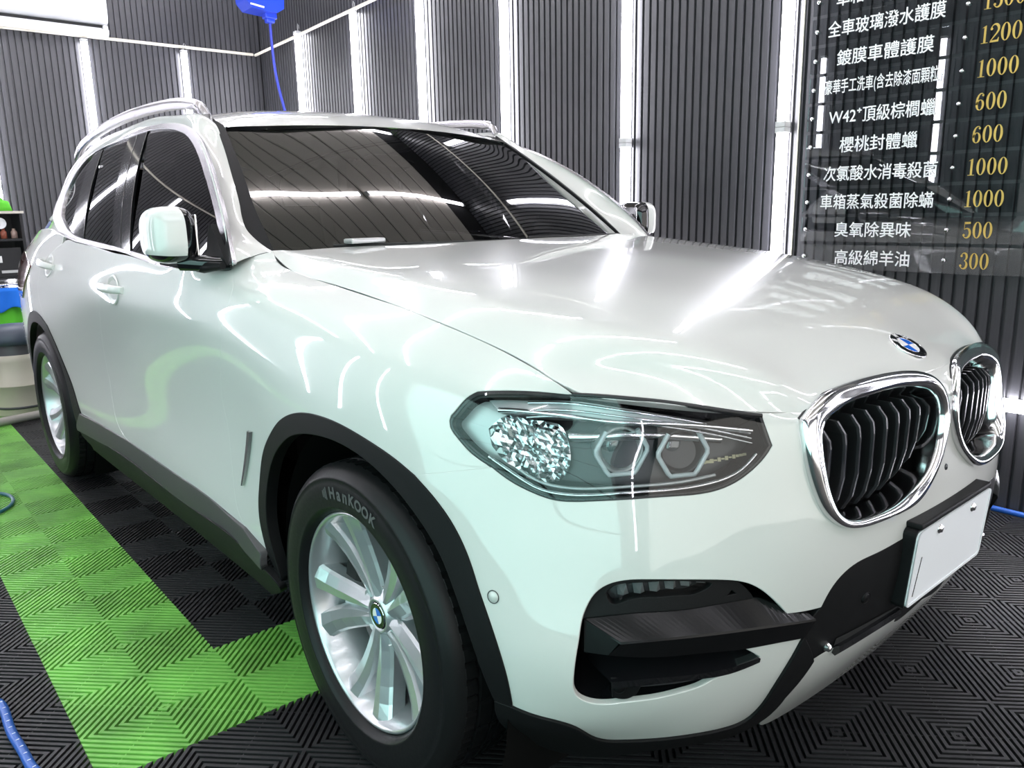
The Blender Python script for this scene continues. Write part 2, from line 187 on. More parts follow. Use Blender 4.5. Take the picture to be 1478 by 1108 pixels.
# traced outlines: parameters (metres along, metres up) on the body skins
DATA = {"bumper":[[[1.1914,0.564],[1.1329,0.5923],[1.0811,0.615],[1.0417,0.6294],[1.0057,0.6405]],[[1.0057,0.6405],[0.9666,0.622],[0.9312,0.6088],[0.9028,0.6002],[0.8689,0.5978],[0.829,0.6009],[0.772,0.6057],[0.7155,0.6104],[0.6449,0.6154],[0.6157,0.6232],[0.5687,0.6518],[0.5336,0.6907],[0.5241,0.7068]],[[0.5241,0.7068],[0.5281,0.7355],[0.5313,0.818]],[[0.5313,0.818],[0.4957,0.8024],[0.4579,0.7827]],[[0.4579,0.7827],[0.464,0.7435],[0.4657,0.707],[0.4632,0.646],[0.4473,0.5812],[0.4281,0.5422],[0.4053,0.5162],[0.3824,0.4997],[0.35,0.49],[0.2902,0.4871],[0.2137,0.4881],[0.1508,0.4976],[0.1055,0.5252],[0.0588,0.5692],[0.0289,0.622],[0.0177,0.6865],[0.0257,0.7291],[0.042,0.7708]],[[0.042,0.7708],[0.0193,0.7653],[0.0,0.7612]],[[0.0,0.7612],[0.0,0.5971],[0.0,0.4341]],[[0.0,0.4341],[0.0507,0.42],[0.1441,0.4153],[0.2129,0.4125],[0.2891,0.4078],[0.3411,0.4033],[0.3744,0.3893],[0.4013,0.3636],[0.4191,0.3285]],[[0.4191,0.3285],[0.4457,0.3304],[0.4714,0.3333],[0.4982,0.3377]],[[0.4982,0.3377],[0.5217,0.3657],[0.5448,0.3908],[0.573,0.4144],[0.6062,0.4291],[0.6412,0.4363],[0.6835,0.4415],[0.7564,0.4458],[0.7997,0.4431],[0.8286,0.4322],[0.8495,0.4135],[0.8649,0.3871],[0.8748,0.3635],[0.884,0.3282],[0.8929,0.289],[0.8965,0.246],[0.8926,0.2173],[0.8835,0.2028],[0.8689,0.194],[0.8465,0.1893],[0.801,0.1956],[0.7375,0.2026],[0.6886,0.2104],[0.6557,0.2173],[0.6337,0.2275],[0.6057,0.2314],[0.5753,0.2357],[0.5411,0.255]],[[0.5411,0.255],[0.5631,0.2735],[0.5808,0.2864]],[[0.5808,0.2864],[0.5431,0.2831],[0.4978,0.278],[0.4526,0.2721]],[[0.4526,0.2721],[0.4639,0.2377],[0.4763,0.2001],[0.486,0.1553],[0.4903,0.1101],[0.5044,0.0797],[0.5413,0.0724],[0.6171,0.0721],[0.6815,0.0606],[0.7448,0.0486],[0.7785,0.0453],[0.8258,0.0693],[0.8757,0.11],[0.9147,0.1203],[0.9489,0.1214],[0.9967,0.1269]],[[0.9967,0.1269],[1.0115,0.2142],[1.0257,0.2764],[1.0386,0.3294],[1.0517,0.3784],[1.0622,0.4206],[1.0812,0.4714],[1.1067,0.5108],[1.1471,0.5439],[1.1914,0.564]]],"fender":[[[2.0232,0.8649],[1.9964,0.8466],[1.9477,0.8288],[1.8809,0.8219],[1.7394,0.8238],[1.5843,0.8358],[1.4263,0.8395],[1.2593,0.8319],[1.1192,0.8329],[1.0228,0.8336],[0.9708,0.8343],[0.9019,0.8355],[0.8633,0.829],[0.8479,0.8231]],[[0.8479,0.8231],[0.8957,0.8058],[0.944,0.7852],[0.9829,0.7691],[1.0306,0.7524]],[[1.0306,0.7524],[1.0553,0.7358],[1.084,0.7091],[1.0955,0.6965],[1.0956,0.6861],[1.0809,0.6726],[1.0503,0.6552],[1.0057,0.6405]],[[1.0057,0.6405],[1.0417,0.6294],[1.0811,0.615],[1.1329,0.5923],[1.1914,0.564]],[[1.1914,0.564],[1.2396,0.5723],[1.2915,0.5761],[1.3645,0.5789],[1.4383,0.579],[1.5072,0.5729],[1.5779,0.5598],[1.6424,0.5403],[1.7187,0.505],[1.7902,0.4537],[1.8595,0.3865],[1.8918,0.3165],[1.9035,0.2757],[1.9043,0.2314],[1.89,0.1855],[1.8739,0.1436]],[[1.8739,0.1436],[1.9376,0.1552],[2.0061,0.1703]],[[2.0061,0.1703],[2.0463,0.1923],[2.075,0.2325],[2.0892,0.2843],[2.1002,0.3359],[2.1132,0.4231],[2.1288,0.475],[2.1223,0.5211],[2.0913,0.5792],[2.066,0.625],[2.0524,0.6647],[2.0399,0.6944],[2.0231,0.72],[2.0257,0.7496],[2.0631,0.7825],[2.1111,0.8272]],[[2.1111,0.8272],[2.071,0.8426],[2.0232,0.8649]]],"front_door":[[[2.1111,0.8272],[2.0631,0.7825],[2.0257,0.7496],[2.0231,0.72],[2.0399,0.6944],[2.0524,0.6647],[2.066,0.625],[2.0913,0.5792],[2.1223,0.5211],[2.1288,0.475],[2.1132,0.4231],[2.1002,0.3359],[2.0892,0.2843],[2.075,0.2325],[2.0463,0.1923],[2.0061,0.1703]],[[2.0061,0.1703],[2.1281,0.1769],[2.2517,0.185],[2.5504,0.1868],[2.8339,0.1887],[3.0733,0.1895]],[[3.0733,0.1895],[3.1569,0.2089],[3.2292,0.2468],[3.2713,0.3015],[3.2933,0.3601],[3.3133,0.4222],[3.3013,0.5012],[3.2554,0.5711],[3.2101,0.6223],[3.1644,0.6825],[3.1479,0.7284],[3.1086,0.7625],[3.0717,0.8098],[3.0774,0.8251]],[[3.0774,0.8251],[2.9273,0.8244],[2.7721,0.8175],[2.5693,0.8135],[2.3996,0.8238],[2.2913,0.8249],[2.2364,0.8217],[2.1918,0.8201],[2.1567,0.823],[2.1111,0.8272]]],"hoodlip":[[[0.5313,0.818],[0.4957,0.8024],[0.4579,0.7827]],[[0.4579,0.7827],[0.4149,0.8388],[0.3791,0.8621],[0.3384,0.8603],[0.2677,0.857],[0.1941,0.8588],[0.1231,0.8499],[0.0761,0.8216],[0.0552,0.7967],[0.042,0.7708]],[[0.042,0.7708],[0.0193,0.7653],[0.0,0.7612]],[[0.0,0.7612],[0,0.8297]],[[0,0.8297],[0.2,0.8297],[0.4,0.8297],[0.6,0.8297],[0.82,0.8297]],[[0.82,0.8297],[0.8105,0.8327]],[[0.8105,0.8327],[0.735,0.836],[0.648,0.8304],[0.5313,0.818]]],"headlight":[[[0.8479,0.8231],[0.8105,0.8327],[0.735,0.836],[0.648,0.8304],[0.5313,0.818]],[[0.5313,0.818],[0.5281,0.7355],[0.5241,0.7068]],[[0.5241,0.7068],[0.5336,0.6907],[0.5687,0.6518],[0.6157,0.6232],[0.6449,0.6154],[0.7155,0.6104],[0.772,0.6057],[0.829,0.6009],[0.8689,0.5978],[0.9028,0.6002],[0.9312,0.6088],[0.9666,0.622],[1.0057,0.6405]],[[1.0057,0.6405],[1.0503,0.6552],[1.0809,0.6726],[1.0956,0.6861],[1.0955,0.6965],[1.084,0.7091],[1.0553,0.7358],[1.0306,0.7524]],[[1.0306,0.7524],[0.9829,0.7691],[0.944,0.7852],[0.8957,0.8058],[0.8479,0.8231]]],"kidney":[[[0.4579,0.7827],[0.464,0.7435],[0.4657,0.707],[0.4632,0.646],[0.4473,0.5812],[0.4281,0.5422],[0.4053,0.5162],[0.3824,0.4997],[0.35,0.49],[0.2902,0.4871],[0.2137,0.4881],[0.1508,0.4976],[0.1055,0.5252],[0.0588,0.5692],[0.0289,0.622],[0.0177,0.6865],[0.0257,0.7291],[0.042,0.7708]],[[0.042,0.7708],[0.0552,0.7967],[0.0761,0.8216],[0.1231,0.8499],[0.1941,0.8588],[0.2677,0.857],[0.3384,0.8603],[0.3791,0.8621],[0.4149,0.8388],[0.4579,0.7827]]],"kidney_in":[[[0.4157,0.7223],[0.4194,0.6982],[0.4201,0.6649],[0.4154,0.6184],[0.4046,0.5688],[0.3889,0.5349],[0.3677,0.5159],[0.3418,0.5087],[0.2893,0.5064],[0.2127,0.5119],[0.1456,0.5319],[0.0854,0.567],[0.0545,0.6044],[0.0364,0.6533],[0.0348,0.6905],[0.0442,0.7243],[0.0617,0.7545],[0.0901,0.7746],[0.1342,0.7912],[0.2045,0.7972],[0.281,0.7921],[0.33,0.7875],[0.3671,0.7728],[0.3988,0.7518],[0.4157,0.7223]]],"trimo":[[[0.2368,0.1065],[0.3243,0.2037],[0.4525,0.3117],[0.6294,0.4304],[0.7782,0.508],[0.9501,0.5639],[1.122,0.593],[1.3323,0.6087],[1.5472,0.6076],[1.8812,0.5817],[2.2216,0.545],[2.3826,0.4978],[2.4857,0.4062],[2.5341,0.3185],[2.5294,0.2486]],[[2.5294,0.2486],[2.3221,0.1895],[2.1094,0.1543],[1.7576,0.1333],[1.4758,0.1213],[1.1973,0.1139],[0.9562,0.0947],[0.7644,0.0802],[0.6031,0.0791],[0.4856,0.0802],[0.4193,0.0825],[0.3612,0.0883],[0.3096,0.0974],[0.2368,0.1065]]],"trimi":[[[0.2945,0.1158],[0.3921,0.219],[0.5256,0.3248],[0.6775,0.422],[0.8258,0.4975],[0.9778,0.5473],[1.1729,0.5778],[1.4101,0.5922],[1.7474,0.5816],[2.1425,0.5533],[2.3352,0.4626],[2.3726,0.3323],[2.3299,0.264],[2.2474,0.228],[2.0634,0.1811],[1.7708,0.1496]],[[1.7708,0.1496],[1.3198,0.1299],[0.963,0.1088],[0.6944,0.0914],[0.4732,0.0883],[0.3645,0.0972],[0.2945,0.1158]]],"gfront":[[[1.4113,0.593],[1.1799,0.3359],[1.0962,0.1165]],[[1.0962,0.1165],[0.963,0.1088],[0.6944,0.0914],[0.4732,0.0883],[0.3645,0.0972],[0.2945,0.1158]],[[0.2945,0.1158],[0.3921,0.219],[0.5256,0.3248],[0.6775,0.422],[0.8258,0.4975],[0.9778,0.5473],[1.1729,0.5778],[1.4101,0.5922]]],"grear":[[[2.0217,0.562],[1.8334,0.3426],[1.7701,0.1488]],[[1.7701,0.1488],[1.5392,0.1392],[1.3128,0.1288]],[[1.3128,0.1288],[1.4013,0.3296],[1.6392,0.5862]],[[1.6392,0.5862],[1.8225,0.5758],[2.0217,0.562]]],"gquarter":[[[2.1617,0.5494],[2.0322,0.3486],[2.0236,0.1783]],[[2.0236,0.1783],[2.0732,0.1835],[2.2474,0.228],[2.3299,0.264],[2.3726,0.3323],[2.3352,0.4626],[2.1617,0.5494]]],"wseam":[[[0.0764,0.0592],[0.0612,0.0747],[0.0469,0.1121],[0.0317,0.1612],[0.029,0.244],[0.0304,0.4312],[0.0335,0.6773],[0.0259,0.8976]]],"wglass":[[[0.0769,0.0624],[0.07,0.1684],[0.0646,0.2479],[0.0625,0.4734],[0.06,0.794]]],"archin":[[[1.0298,0.1218],[1.0465,0.1718],[1.066,0.2355],[1.0896,0.3203],[1.1079,0.3763],[1.1238,0.4149],[1.1578,0.4628],[1.2067,0.5018],[1.2692,0.5278],[1.3518,0.5422],[1.4374,0.5419],[1.5073,0.5323],[1.5721,0.518],[1.6492,0.492],[1.7214,0.4501],[1.7985,0.3833],[1.8386,0.3248],[1.8579,0.2527],[1.8495,0.192],[1.831,0.14],[1.8174,0.0793]]],"archout":[[[0.9967,0.1269],[1.0115,0.2142],[1.0257,0.2764],[1.0386,0.3294],[1.0517,0.3784],[1.0622,0.4206],[1.0812,0.4714],[1.1067,0.5108],[1.1471,0.5439],[1.1914,0.564]],[[1.1914,0.564],[1.2396,0.5723],[1.2915,0.5761],[1.3645,0.5789],[1.4383,0.579],[1.5072,0.5729],[1.5779,0.5598],[1.6424,0.5403],[1.7187,0.505],[1.7902,0.4537],[1.8595,0.3865],[1.8918,0.3165],[1.9035,0.2757],[1.9043,0.2314],[1.89,0.1855],[1.8739,0.1436]]],"sillup":[[[1.8739,0.1436],[1.9376,0.1552],[2.0061,0.1703]],[[2.0061,0.1703],[2.1281,0.1769],[2.2517,0.185],[2.5504,0.1868],[2.8339,0.1887],[3.0733,0.1895]],[[3.0733,0.1895],[3.2559,0.1844],[3.4776,0.1795],[3.7511,0.1721]]],"sillmid":[[[1.8701,0.1066],[2.0226,0.1341],[2.2718,0.1361],[2.5762,0.1326],[3.0777,0.1384],[3.4412,0.124],[3.7629,0.1058]]],"centre":[[[0.0,0.4341],[0.0507,0.42],[0.1441,0.4153],[0.2129,0.4125],[0.2891,0.4078],[0.3411,0.4033],[0.3744,0.3893],[0.4013,0.3636],[0.4191,0.3285]],[[0.4191,0.3285],[0.4382,0.308],[0.4526,0.2721]],[[0.4526,0.2721],[0.43,0.2384],[0.4074,0.2017]],[[0.4074,0.2017],[0.3771,0.21],[0.3296,0.2118],[0.2476,0.2244],[0.1614,0.2289],[0.11,0.2261]],[[0.11,0.2261],[0.12,0.19],[0,0.19]],[[0,0.19],[0.0,0.3645],[0.0,0.4341]]],"strip":[[[0.4526,0.2721],[0.4639,0.2377],[0.4763,0.2001],[0.486,0.1553],[0.4903,0.1101],[0.5044,0.0797],[0.5413,0.0724]],[[0.5413,0.0724],[0.6171,0.0721],[0.6815,0.0606],[0.7448,0.0486],[0.7785,0.0453],[0.8258,0.0693],[0.8757,0.11],[0.9147,0.1203],[0.9489,0.1214],[0.9967,0.1269]],[[0.9967,0.1269],[1.0292,0.1223]],[[1.0292,0.1223],[1.012,0.0138],[0.9558,-0.1095]],[[0.9558,-0.1095],[0.846,-0.1236]],[[0.846,-0.1236],[0.7458,-0.0447],[0.6734,0.0071],[0.5741,0.0288],[0.4805,0.0244],[0.4389,0.0471],[0.4312,0.1162]],[[0.4312,0.1162],[0.4074,0.2017]],[[0.4074,0.2017],[0.43,0.2384],[0.4526,0.2721]]],"lip":[[[0.431,0.1158],[0.4259,0.1621],[0.4074,0.2017]],[[0.4074,0.2017],[0.3495,0.2076],[0.1614,0.2289],[0.11,0.2261]],[[0.11,0.2261],[0.12,0.185],[0,0.185]],[[0,0.185],[0,0]],[[0,0],[0.2,0],[0.4,0],[0.431,0.1158]]],"fogbez":[[[0.4982,0.3377],[0.5217,0.3657],[0.5448,0.3908],[0.573,0.4144],[0.6062,0.4291]]],"rarch":[[[3.7511,0.1721],[3.789,0.2131],[3.827,0.2614],[3.8846,0.3176],[3.9515,0.3781],[4.0177,0.4373],[4.0918,0.4892]]],"rdoor":[[[3.0774,0.8251],[3.0717,0.8098],[3.1086,0.7625],[3.1479,0.7284],[3.1644,0.6825],[3.2101,0.6223],[3.2554,0.5711],[3.3013,0.5012],[3.3133,0.4222],[3.2933,0.3601],[3.2713,0.3015],[3.2292,0.2468],[3.1569,0.2089],[3.0733,0.1895]],[[3.0733,0.1895],[3.2559,0.1844],[3.4776,0.1795],[3.7511,0.1721]],[[3.7511,0.1721],[3.789,0.2131],[3.827,0.2614],[3.8846,0.3176],[3.9515,0.3781],[4.0177,0.4373],[4.0918,0.4892]],[[4.0918,0.4892],[4.1497,0.5445],[4.1858,0.5963],[4.1693,0.668],[4.1213,0.7234],[4.0195,0.7711],[3.8806,0.8077]],[[3.8806,0.8077],[3.8191,0.8222],[3.7198,0.8249],[3.5305,0.8264],[3.2712,0.8286],[3.0774,0.8251]]],"proj1":[[[0.7803,0.7152]]],"proj2":[[[0.678,0.7033]]],"vent":[[[1.9315,0.4355],[2.0083,0.2853]]],"pdc":[[[1.023,0.3739]]],"badge0":[[[0.0797,0.9349]]],"fogbot":[[[0.8758,0.3617],[0.8287,0.3698],[0.776,0.3759],[0.6852,0.3782],[0.6053,0.3808],[0.5648,0.3793]]],"fogr":[[[0.5648,0.3793],[0.575,0.3942],[0.5862,0.4078],[0.6062,0.4291]]],"foglamp":[[[0.8326,0.411],[0.8238,0.4225],[0.812,0.43],[0.7775,0.4353],[0.7427,0.4374],[0.6745,0.4328],[0.6439,0.4225],[0.6691,0.406],[0.7089,0.4042],[0.7447,0.4028],[0.7918,0.3978],[0.8266,0.3913],[0.8304,0.3989]]],"fogtri":[[[0.6187,0.3925],[0.6076,0.4059],[0.5943,0.393]]],"barT":[[[0.8155,0.3283],[0.7358,0.3359],[0.646,0.3371],[0.5505,0.3319],[0.4435,0.3182]]],"barB":[[[0.8379,0.3003],[0.7618,0.2962],[0.6699,0.2954],[0.5808,0.2864]]],"barB2":[[[0.8379,0.3003],[0.7618,0.2962],[0.6699,0.2954],[0.5808,0.2864],[0.5133,0.2805],[0.4526,0.2721]]],"barL":[[[0.8726,0.3588],[0.8789,0.2968]]],"bl2T":[[[0.8308,0.2486],[0.7597,0.2552],[0.6792,0.2534],[0.6095,0.2519],[0.5438,0.2546]]],"bl2B":[[[0.8296,0.2366],[0.7582,0.2425],[0.6776,0.2424],[0.6074,0.2385],[0.5454,0.2478]]],"bl2back":[[[0.8762,0.2604],[0.8117,0.2797],[0.6827,0.2875],[0.58,0.281]]],"sens":[[[0.8161,0.2323]]],"sensb":[[[0.8308,0.2486],[0.7722,0.2509],[0.7822,0.2157],[0.7956,0.2059],[0.8228,0.2092]]],"bl3":[[[0.7804,0.2348],[0.7306,0.2352],[0.6766,0.2359],[0.636,0.2411]]],"pdc2":[[[0.2972,0.311]]],"eye":[[[0.3794,0.2246]]],"slotT":[[[0.3789,0.2142],[0.3445,0.2231],[0.2864,0.233],[0.1672,0.2385],[0.1135,0.2313]]],"slotB":[[[0.3519,0.2086],[0.2791,0.2177],[0.1521,0.2232]]],"drlT":[[[1.0122,0.7487],[0.9321,0.7797],[0.8434,0.8119],[0.7665,0.8117],[0.6604,0.7909],[0.5533,0.7512]]],"drlM":[[[0.9884,0.7373],[0.9283,0.7557],[0.8437,0.7753],[0.7682,0.7746],[0.6612,0.7714],[0.5505,0.7533]]],"botT":[[[0.9222,0.6221],[0.8943,0.62],[0.8146,0.625],[0.7583,0.6354],[0.7526,0.6394]]],"botB":[[[1.0167,0.6547],[0.959,0.6312],[0.9243,0.6156],[0.8956,0.6108],[0.8616,0.6098],[0.7821,0.6174],[0.6813,0.6249],[0.6242,0.6347],[0.5814,0.6532],[0.5497,0.6865]]],"refl":[[[1.0117,0.6976],[0.9883,0.7186],[0.9657,0.7338],[0.9276,0.7394],[0.879,0.7453],[0.8677,0.7104],[0.8909,0.642],[0.9284,0.6286],[0.9695,0.6475],[1.0035,0.668]]],"panelD":[[[0.8929,0.6291],[0.8832,0.6936],[0.8437,0.7753],[0.5897,0.7734],[0.5379,0.7125],[0.574,0.6699],[0.6238,0.6428],[0.7145,0.6316]]],"hf_gask":[[[0.8479,0.8231],[0.8105,0.8327],[0.735,0.836],[0.648,0.8304],[0.5313,0.818]]],"handF":[[[3.117,0.7155],[2.8649,0.7055]]],"handR":[[[4.1289,0.7367],[3.8812,0.7341]]],"cupF":[[[2.9901,0.7054]]],"cupR":[[[3.9897,0.7355]]],"lipedge":[[[0.431,0.1158]]]}


def _sp_mat(t):
    # second-derivative solve matrix for natural cubic spline: M = A @ y
    n=len(t);h=np.diff(t);A=np.zeros((n,n));B=np.zeros((n,n));A[0,0]=A[-1,-1]=1
    for i in range(1,n-1):
        A[i,i-1]=h[i-1];A[i,i]=2*(h[i-1]+h[i]);A[i,i+1]=h[i]
        B[i,i-1]=6/h[i-1];B[i,i+1]=6/h[i];B[i,i]=-6/h[i-1]-6/h[i]
    return np.linalg.solve(A,B)
def _basis(t,M,x):
    # rows: weights w so that f(x)=w@y ; dw derivative
    x=np.atleast_1d(x);i=np.clip(np.searchsorted(t,x,side='right')-1,0,len(t)-2)
    h=t[i+1]-t[i];a=(t[i+1]-x)/h;b=(x-t[i])/h;n=len(t)
    I=np.eye(n)
    w=a[:,None]*I[i]+b[:,None]*I[i+1]+((a**3-a)*h*h/6)[:,None]*M[i]+((b**3-b)*h*h/6)[:,None]*M[i+1]
    d=(I[i+1]-I[i])/h[:,None]+(-(3*a*a-1)*h/6)[:,None]*M[i]+((3*b*b-1)*h/6)[:,None]*M[i+1]
    return w,d
class Surf:
    """Tensor cubic spline through grid G[nu,nv,3]; u,v in metres."""
    def __init__(s,G,sym=False):
        G=np.array(G,float)
        if sym:
            k=3; mir=G[1:k+1][::-1].copy(); mir[:,:,1]*=-1; G=np.concatenate([mir,G])
        du=np.linalg.norm(np.diff(G,axis=0),axis=2).mean(1); dv=np.linalg.norm(np.diff(G,axis=1),axis=2).mean(0)
        s.tu=np.concatenate([[0],np.cumsum(du)]); s.tv=np.concatenate([[0],np.cumsum(dv)])
        if sym: s.tu-=s.tu[3]
        s.G=G;s.Mu=_sp_mat(s.tu);s.Mv=_sp_mat(s.tv)
    def ev(s,u,v,nrm=False):
        u=np.atleast_1d(np.asarray(u,float));v=np.atleast_1d(np.asarray(v,float))
        wu,du=_basis(s.tu,s.Mu,u);wv,dv=_basis(s.tv,s.Mv,v)
        P=np.einsum('ni,nj,ijk->nk',wu,wv,s.G,optimize=True)
        if not nrm: return P
        Pu=np.einsum('ni,nj,ijk->nk',du,wv,s.G,optimize=True);Pv=np.einsum('ni,nj,ijk->nk',wu,dv,s.G,optimize=True)
        N=np.cross(Pu,Pv);N/=np.linalg.norm(N,axis=1)[:,None]+1e-12
        return P,N
    def grid(s,nu=300,nv=80):
        U,V=np.meshgrid(np.linspace(s.tu[0],s.tu[-1],nu),np.linspace(s.tv[0],s.tv[-1],nv),indexing='ij')
        return U,V,s.ev(U.ravel(),V.ravel()).reshape(nu,nv,3)



# columns of the right-hand body skin: nose centre -> corner -> side -> tail ; each = list of (x, w, z)
Zf=[.22,.30,.39,.48,.58,.68,.77,.84,.885,.915]
def fcol(xs,ws,z=Zf): return [(x,w,zz) for x,w,zz in zip(xs,ws,z)]
BCOL=[
 fcol([.715,.765,.815,.842,.856,.848,.838,.832,.824,.805],[0]*10),
 fcol([.712,.762,.812,.838,.851,.845,.836,.829,.820,.798],[.15]*10),
 fcol([.700,.752,.800,.824,.836,.831,.820,.812,.800,.775],[.295,.30,.30,.30,.30,.30,.30,.30,.30,.30],[.22,.30,.39,.48,.58,.68,.77,.84,.885,.912]),
 fcol([.675,.728,.772,.794,.804,.800,.788,.778,.766,.750],[.44,.445,.45,.45,.45,.45,.44,.44,.44,.44],[.22,.30,.39,.48,.58,.68,.77,.835,.875,.895]),
 fcol([.635,.690,.732,.752,.756,.748,.735,.722,.710,.700],[.57,.575,.58,.585,.58,.575,.57,.565,.56,.555],[.23,.30,.39,.48,.58,.68,.77,.84,.88,.907]),
 fcol([.570,.630,.678,.700,.695,.680,.660,.645,.632,.620],[.67,.68,.69,.695,.69,.685,.68,.67,.665,.655],[.24,.31,.39,.48,.58,.68,.77,.84,.885,.924]),
 fcol([.500,.560,.605,.628,.612,.592,.570,.548,.530,.515],[.755,.77,.78,.785,.78,.775,.77,.765,.755,.742],[.26,.32,.39,.48,.58,.68,.77,.84,.89,.938]),
 fcol([.430,.475,.500,.512,.492,.470,.452,.430,.405,.385],[.83,.85,.86,.865,.86,.852,.845,.838,.815,.765],[.29,.34,.40,.48,.58,.68,.77,.86,.925,.978]),
 fcol([.33,.34,.35,.35,.34,.33,.32,.30,.275,.25],[.875,.89,.90,.905,.905,.900,.893,.878,.845,.782],[.30,.35,.41,.49,.59,.69,.79,.88,.955,1.015]),
 fcol([.15,.15,.15,.15,.15,.15,.15,.145,.135,.12],[.895,.91,.92,.925,.93,.928,.92,.903,.86,.79],[.28,.34,.42,.51,.61,.72,.83,.92,.99,1.04]),
 fcol([-.08]*10,[.90,.915,.925,.932,.938,.940,.932,.912,.868,.787],[.26,.33,.42,.52,.63,.75,.86,.95,1.02,1.058]),
 fcol([-.28]*10,[.90,.915,.924,.928,.930,.932,.928,.912,.868,.768],[.25,.33,.42,.52,.64,.76,.88,.97,1.045,1.085]),
 fcol([-.45,-.45,-.45,-.45,-.45,-.45,-.45,-.45,-.46,-.48],[.895,.915,.924,.922,.918,.920,.924,.915,.872,.757],[.24,.33,.42,.52,.64,.77,.89,.985,1.065,1.108]),
 fcol([-.62,-.62,-.62,-.62,-.62,-.62,-.62,-.62,-.63,-.66],[.890,.914,.924,.918,.911,.912,.922,.920,.888,.815],[.24,.33,.42,.52,.64,.77,.89,.99,1.065,1.125]),
 fcol([-.80]*10,[.888,.912,.924,.916,.907,.909,.922,.925,.908,.880],[.24,.33,.42,.52,.64,.77,.90,.99,1.05,1.107]),
 fcol([-1.15]*10,[.885,.911,.923,.915,.904,.907,.922,.929,.915,.885],[.24,.33,.42,.52,.64,.77,.90,.99,1.05,1.115]),
 fcol([-1.6]*10,[.885,.911,.923,.915,.904,.909,.925,.933,.918,.885],[.24,.33,.42,.52,.64,.77,.90,.995,1.06,1.128]),
 fcol([-2.1]*10,[.885,.912,.924,.918,.912,.918,.932,.936,.918,.880],[.24,.33,.42,.52,.64,.78,.91,1.00,1.07,1.152]),
 fcol([-2.5]*10,[.89,.915,.928,.930,.932,.938,.942,.935,.912,.868],[.25,.33,.42,.52,.64,.78,.91,1.00,1.08,1.18]),
 fcol([-2.86]*10,[.89,.915,.930,.938,.944,.947,.945,.932,.905,.850],[.27,.34,.43,.53,.65,.79,.92,1.02,1.11,1.205]),
 fcol([-3.2]*10,[.88,.905,.918,.926,.932,.935,.93,.915,.885,.835],[.30,.36,.44,.54,.66,.80,.93,1.02,1.10,1.175]),
 fcol([-3.50,-3.51,-3.52,-3.52,-3.52,-3.50,-3.49,-3.47,-3.46,-3.45],[.84,.87,.885,.893,.90,.90,.89,.875,.845,.79],[.32,.37,.45,.55,.66,.80,.92,1.01,1.075,1.13]),
 fcol([-3.68,-3.70,-3.72,-3.73,-3.73,-3.70,-3.66,-3.63,-3.60,-3.57],[.77,.79,.80,.81,.82,.81,.80,.785,.755,.71],[.33,.38,.46,.56,.67,.80,.92,1.01,1.075,1.13]),
 fcol([-3.78,-3.81,-3.83,-3.84,-3.84,-3.80,-3.74,-3.69,-3.65,-3.60],[.55]*10,[.34,.39,.47,.57,.68,.81,.92,1.01,1.075,1.13]),
 fcol([-3.80,-3.83,-3.86,-3.866,-3.866,-3.82,-3.76,-3.71,-3.67,-3.62],[.28]*10,[.34,.39,.47,.57,.68,.81,.92,1.01,1.075,1.13]),
 fcol([-3.80,-3.83,-3.86,-3.866,-3.866,-3.82,-3.76,-3.71,-3.67,-3.62],[0]*10,[.34,.39,.47,.57,.68,.81,.92,1.01,1.075,1.13]),
]
G=np.array(BCOL); G[:,:,1]*=-1
B=Surf(G,sym=True)
# ---- glass house surfaces (right side unless noted) ----
def gw(x,z):
    t=(z-1.1)/.46
    w=.885-.115*t-.09*t*t
    w-= .018*(x+1.6)**2
    return w
GLS=Surf([[(x,-gw(x,z),z) for z in (1.02,1.10,1.20,1.32,1.44,1.54,1.62)] for x in (-.40,-.7,-1.1,-1.5,-1.9,-2.3,-2.6,-2.9,-3.3)])
def wcol(y,xb,zb,xt,zt,b):
    P0=np.array([xb,y,zb]);P1=np.array([xt,y*0+P0[1]*(.61/.745),zt])
    n=np.array([.5,0,.85]); r=[]
    for t in (-.08,0,.25,.5,.75,1,1.06):
        p=P0+(P1-P0)*t+n*b*4*t*(1-t)*.25; r.append(tuple(p))
    return r
_w=[(0,-.45,1.152,-1.17,1.556,.07),(.2,-.462,1.152,-1.178,1.553,.07),(.4,-.51,1.151,-1.20,1.546,.065),(.58,-.59,1.15,-1.225,1.538,.06),(.70,-.67,1.149,-1.238,1.533,.055),(.80,-.745,1.148,-1.255,1.526,.05)]
WIN=Surf([wcol(s*y,a,b,c,d,e) for s,(y,a,b,c,d,e) in [(-1,q) for q in _w[:0:-1]]+[(1,q) for q in _w]])
_rc=[(-1.17,1.556),(-1.29,1.600),(-1.42,1.629),(-1.62,1.650),(-1.95,1.664),(-2.4,1.663),(-2.9,1.640),(-3.3,1.600),(-3.52,1.57)]
_r4=[(-1.20,1.546),(-1.32,1.588),(-1.46,1.616),(-1.65,1.634),(-1.96,1.646),(-2.4,1.645),(-2.9,1.62),(-3.3,1.578),(-3.50,1.55)]
_re=[(-1.24,.605,1.534),(-1.35,.612,1.562),(-1.49,.612,1.583),(-1.68,.61,1.597),(-1.98,.607,1.606),(-2.4,.60,1.604),(-2.9,.585,1.575),(-3.3,.565,1.52),(-3.46,.55,1.49)]
def _rcols():
    rows=[]
    for c,f,e in zip(_rc,_r4,_re):
        h=[(c[0],0,c[1]),((c[0]*.75+f[0]*.25)+.002,.2,(c[1]*.76+f[1]*.24)),(f[0],.4,f[1]),e]
        rows.append([(x,-y,z) for x,y,z in h[:0:-1]]+h)
    return rows
ROOF=Surf(_rcols())
def hpt(w,rows): return [(x,-y,z) for x,y,z in rows]
B.sg=-1; GLS.sg=-1; WIN.sg=1; ROOF.sg=-1

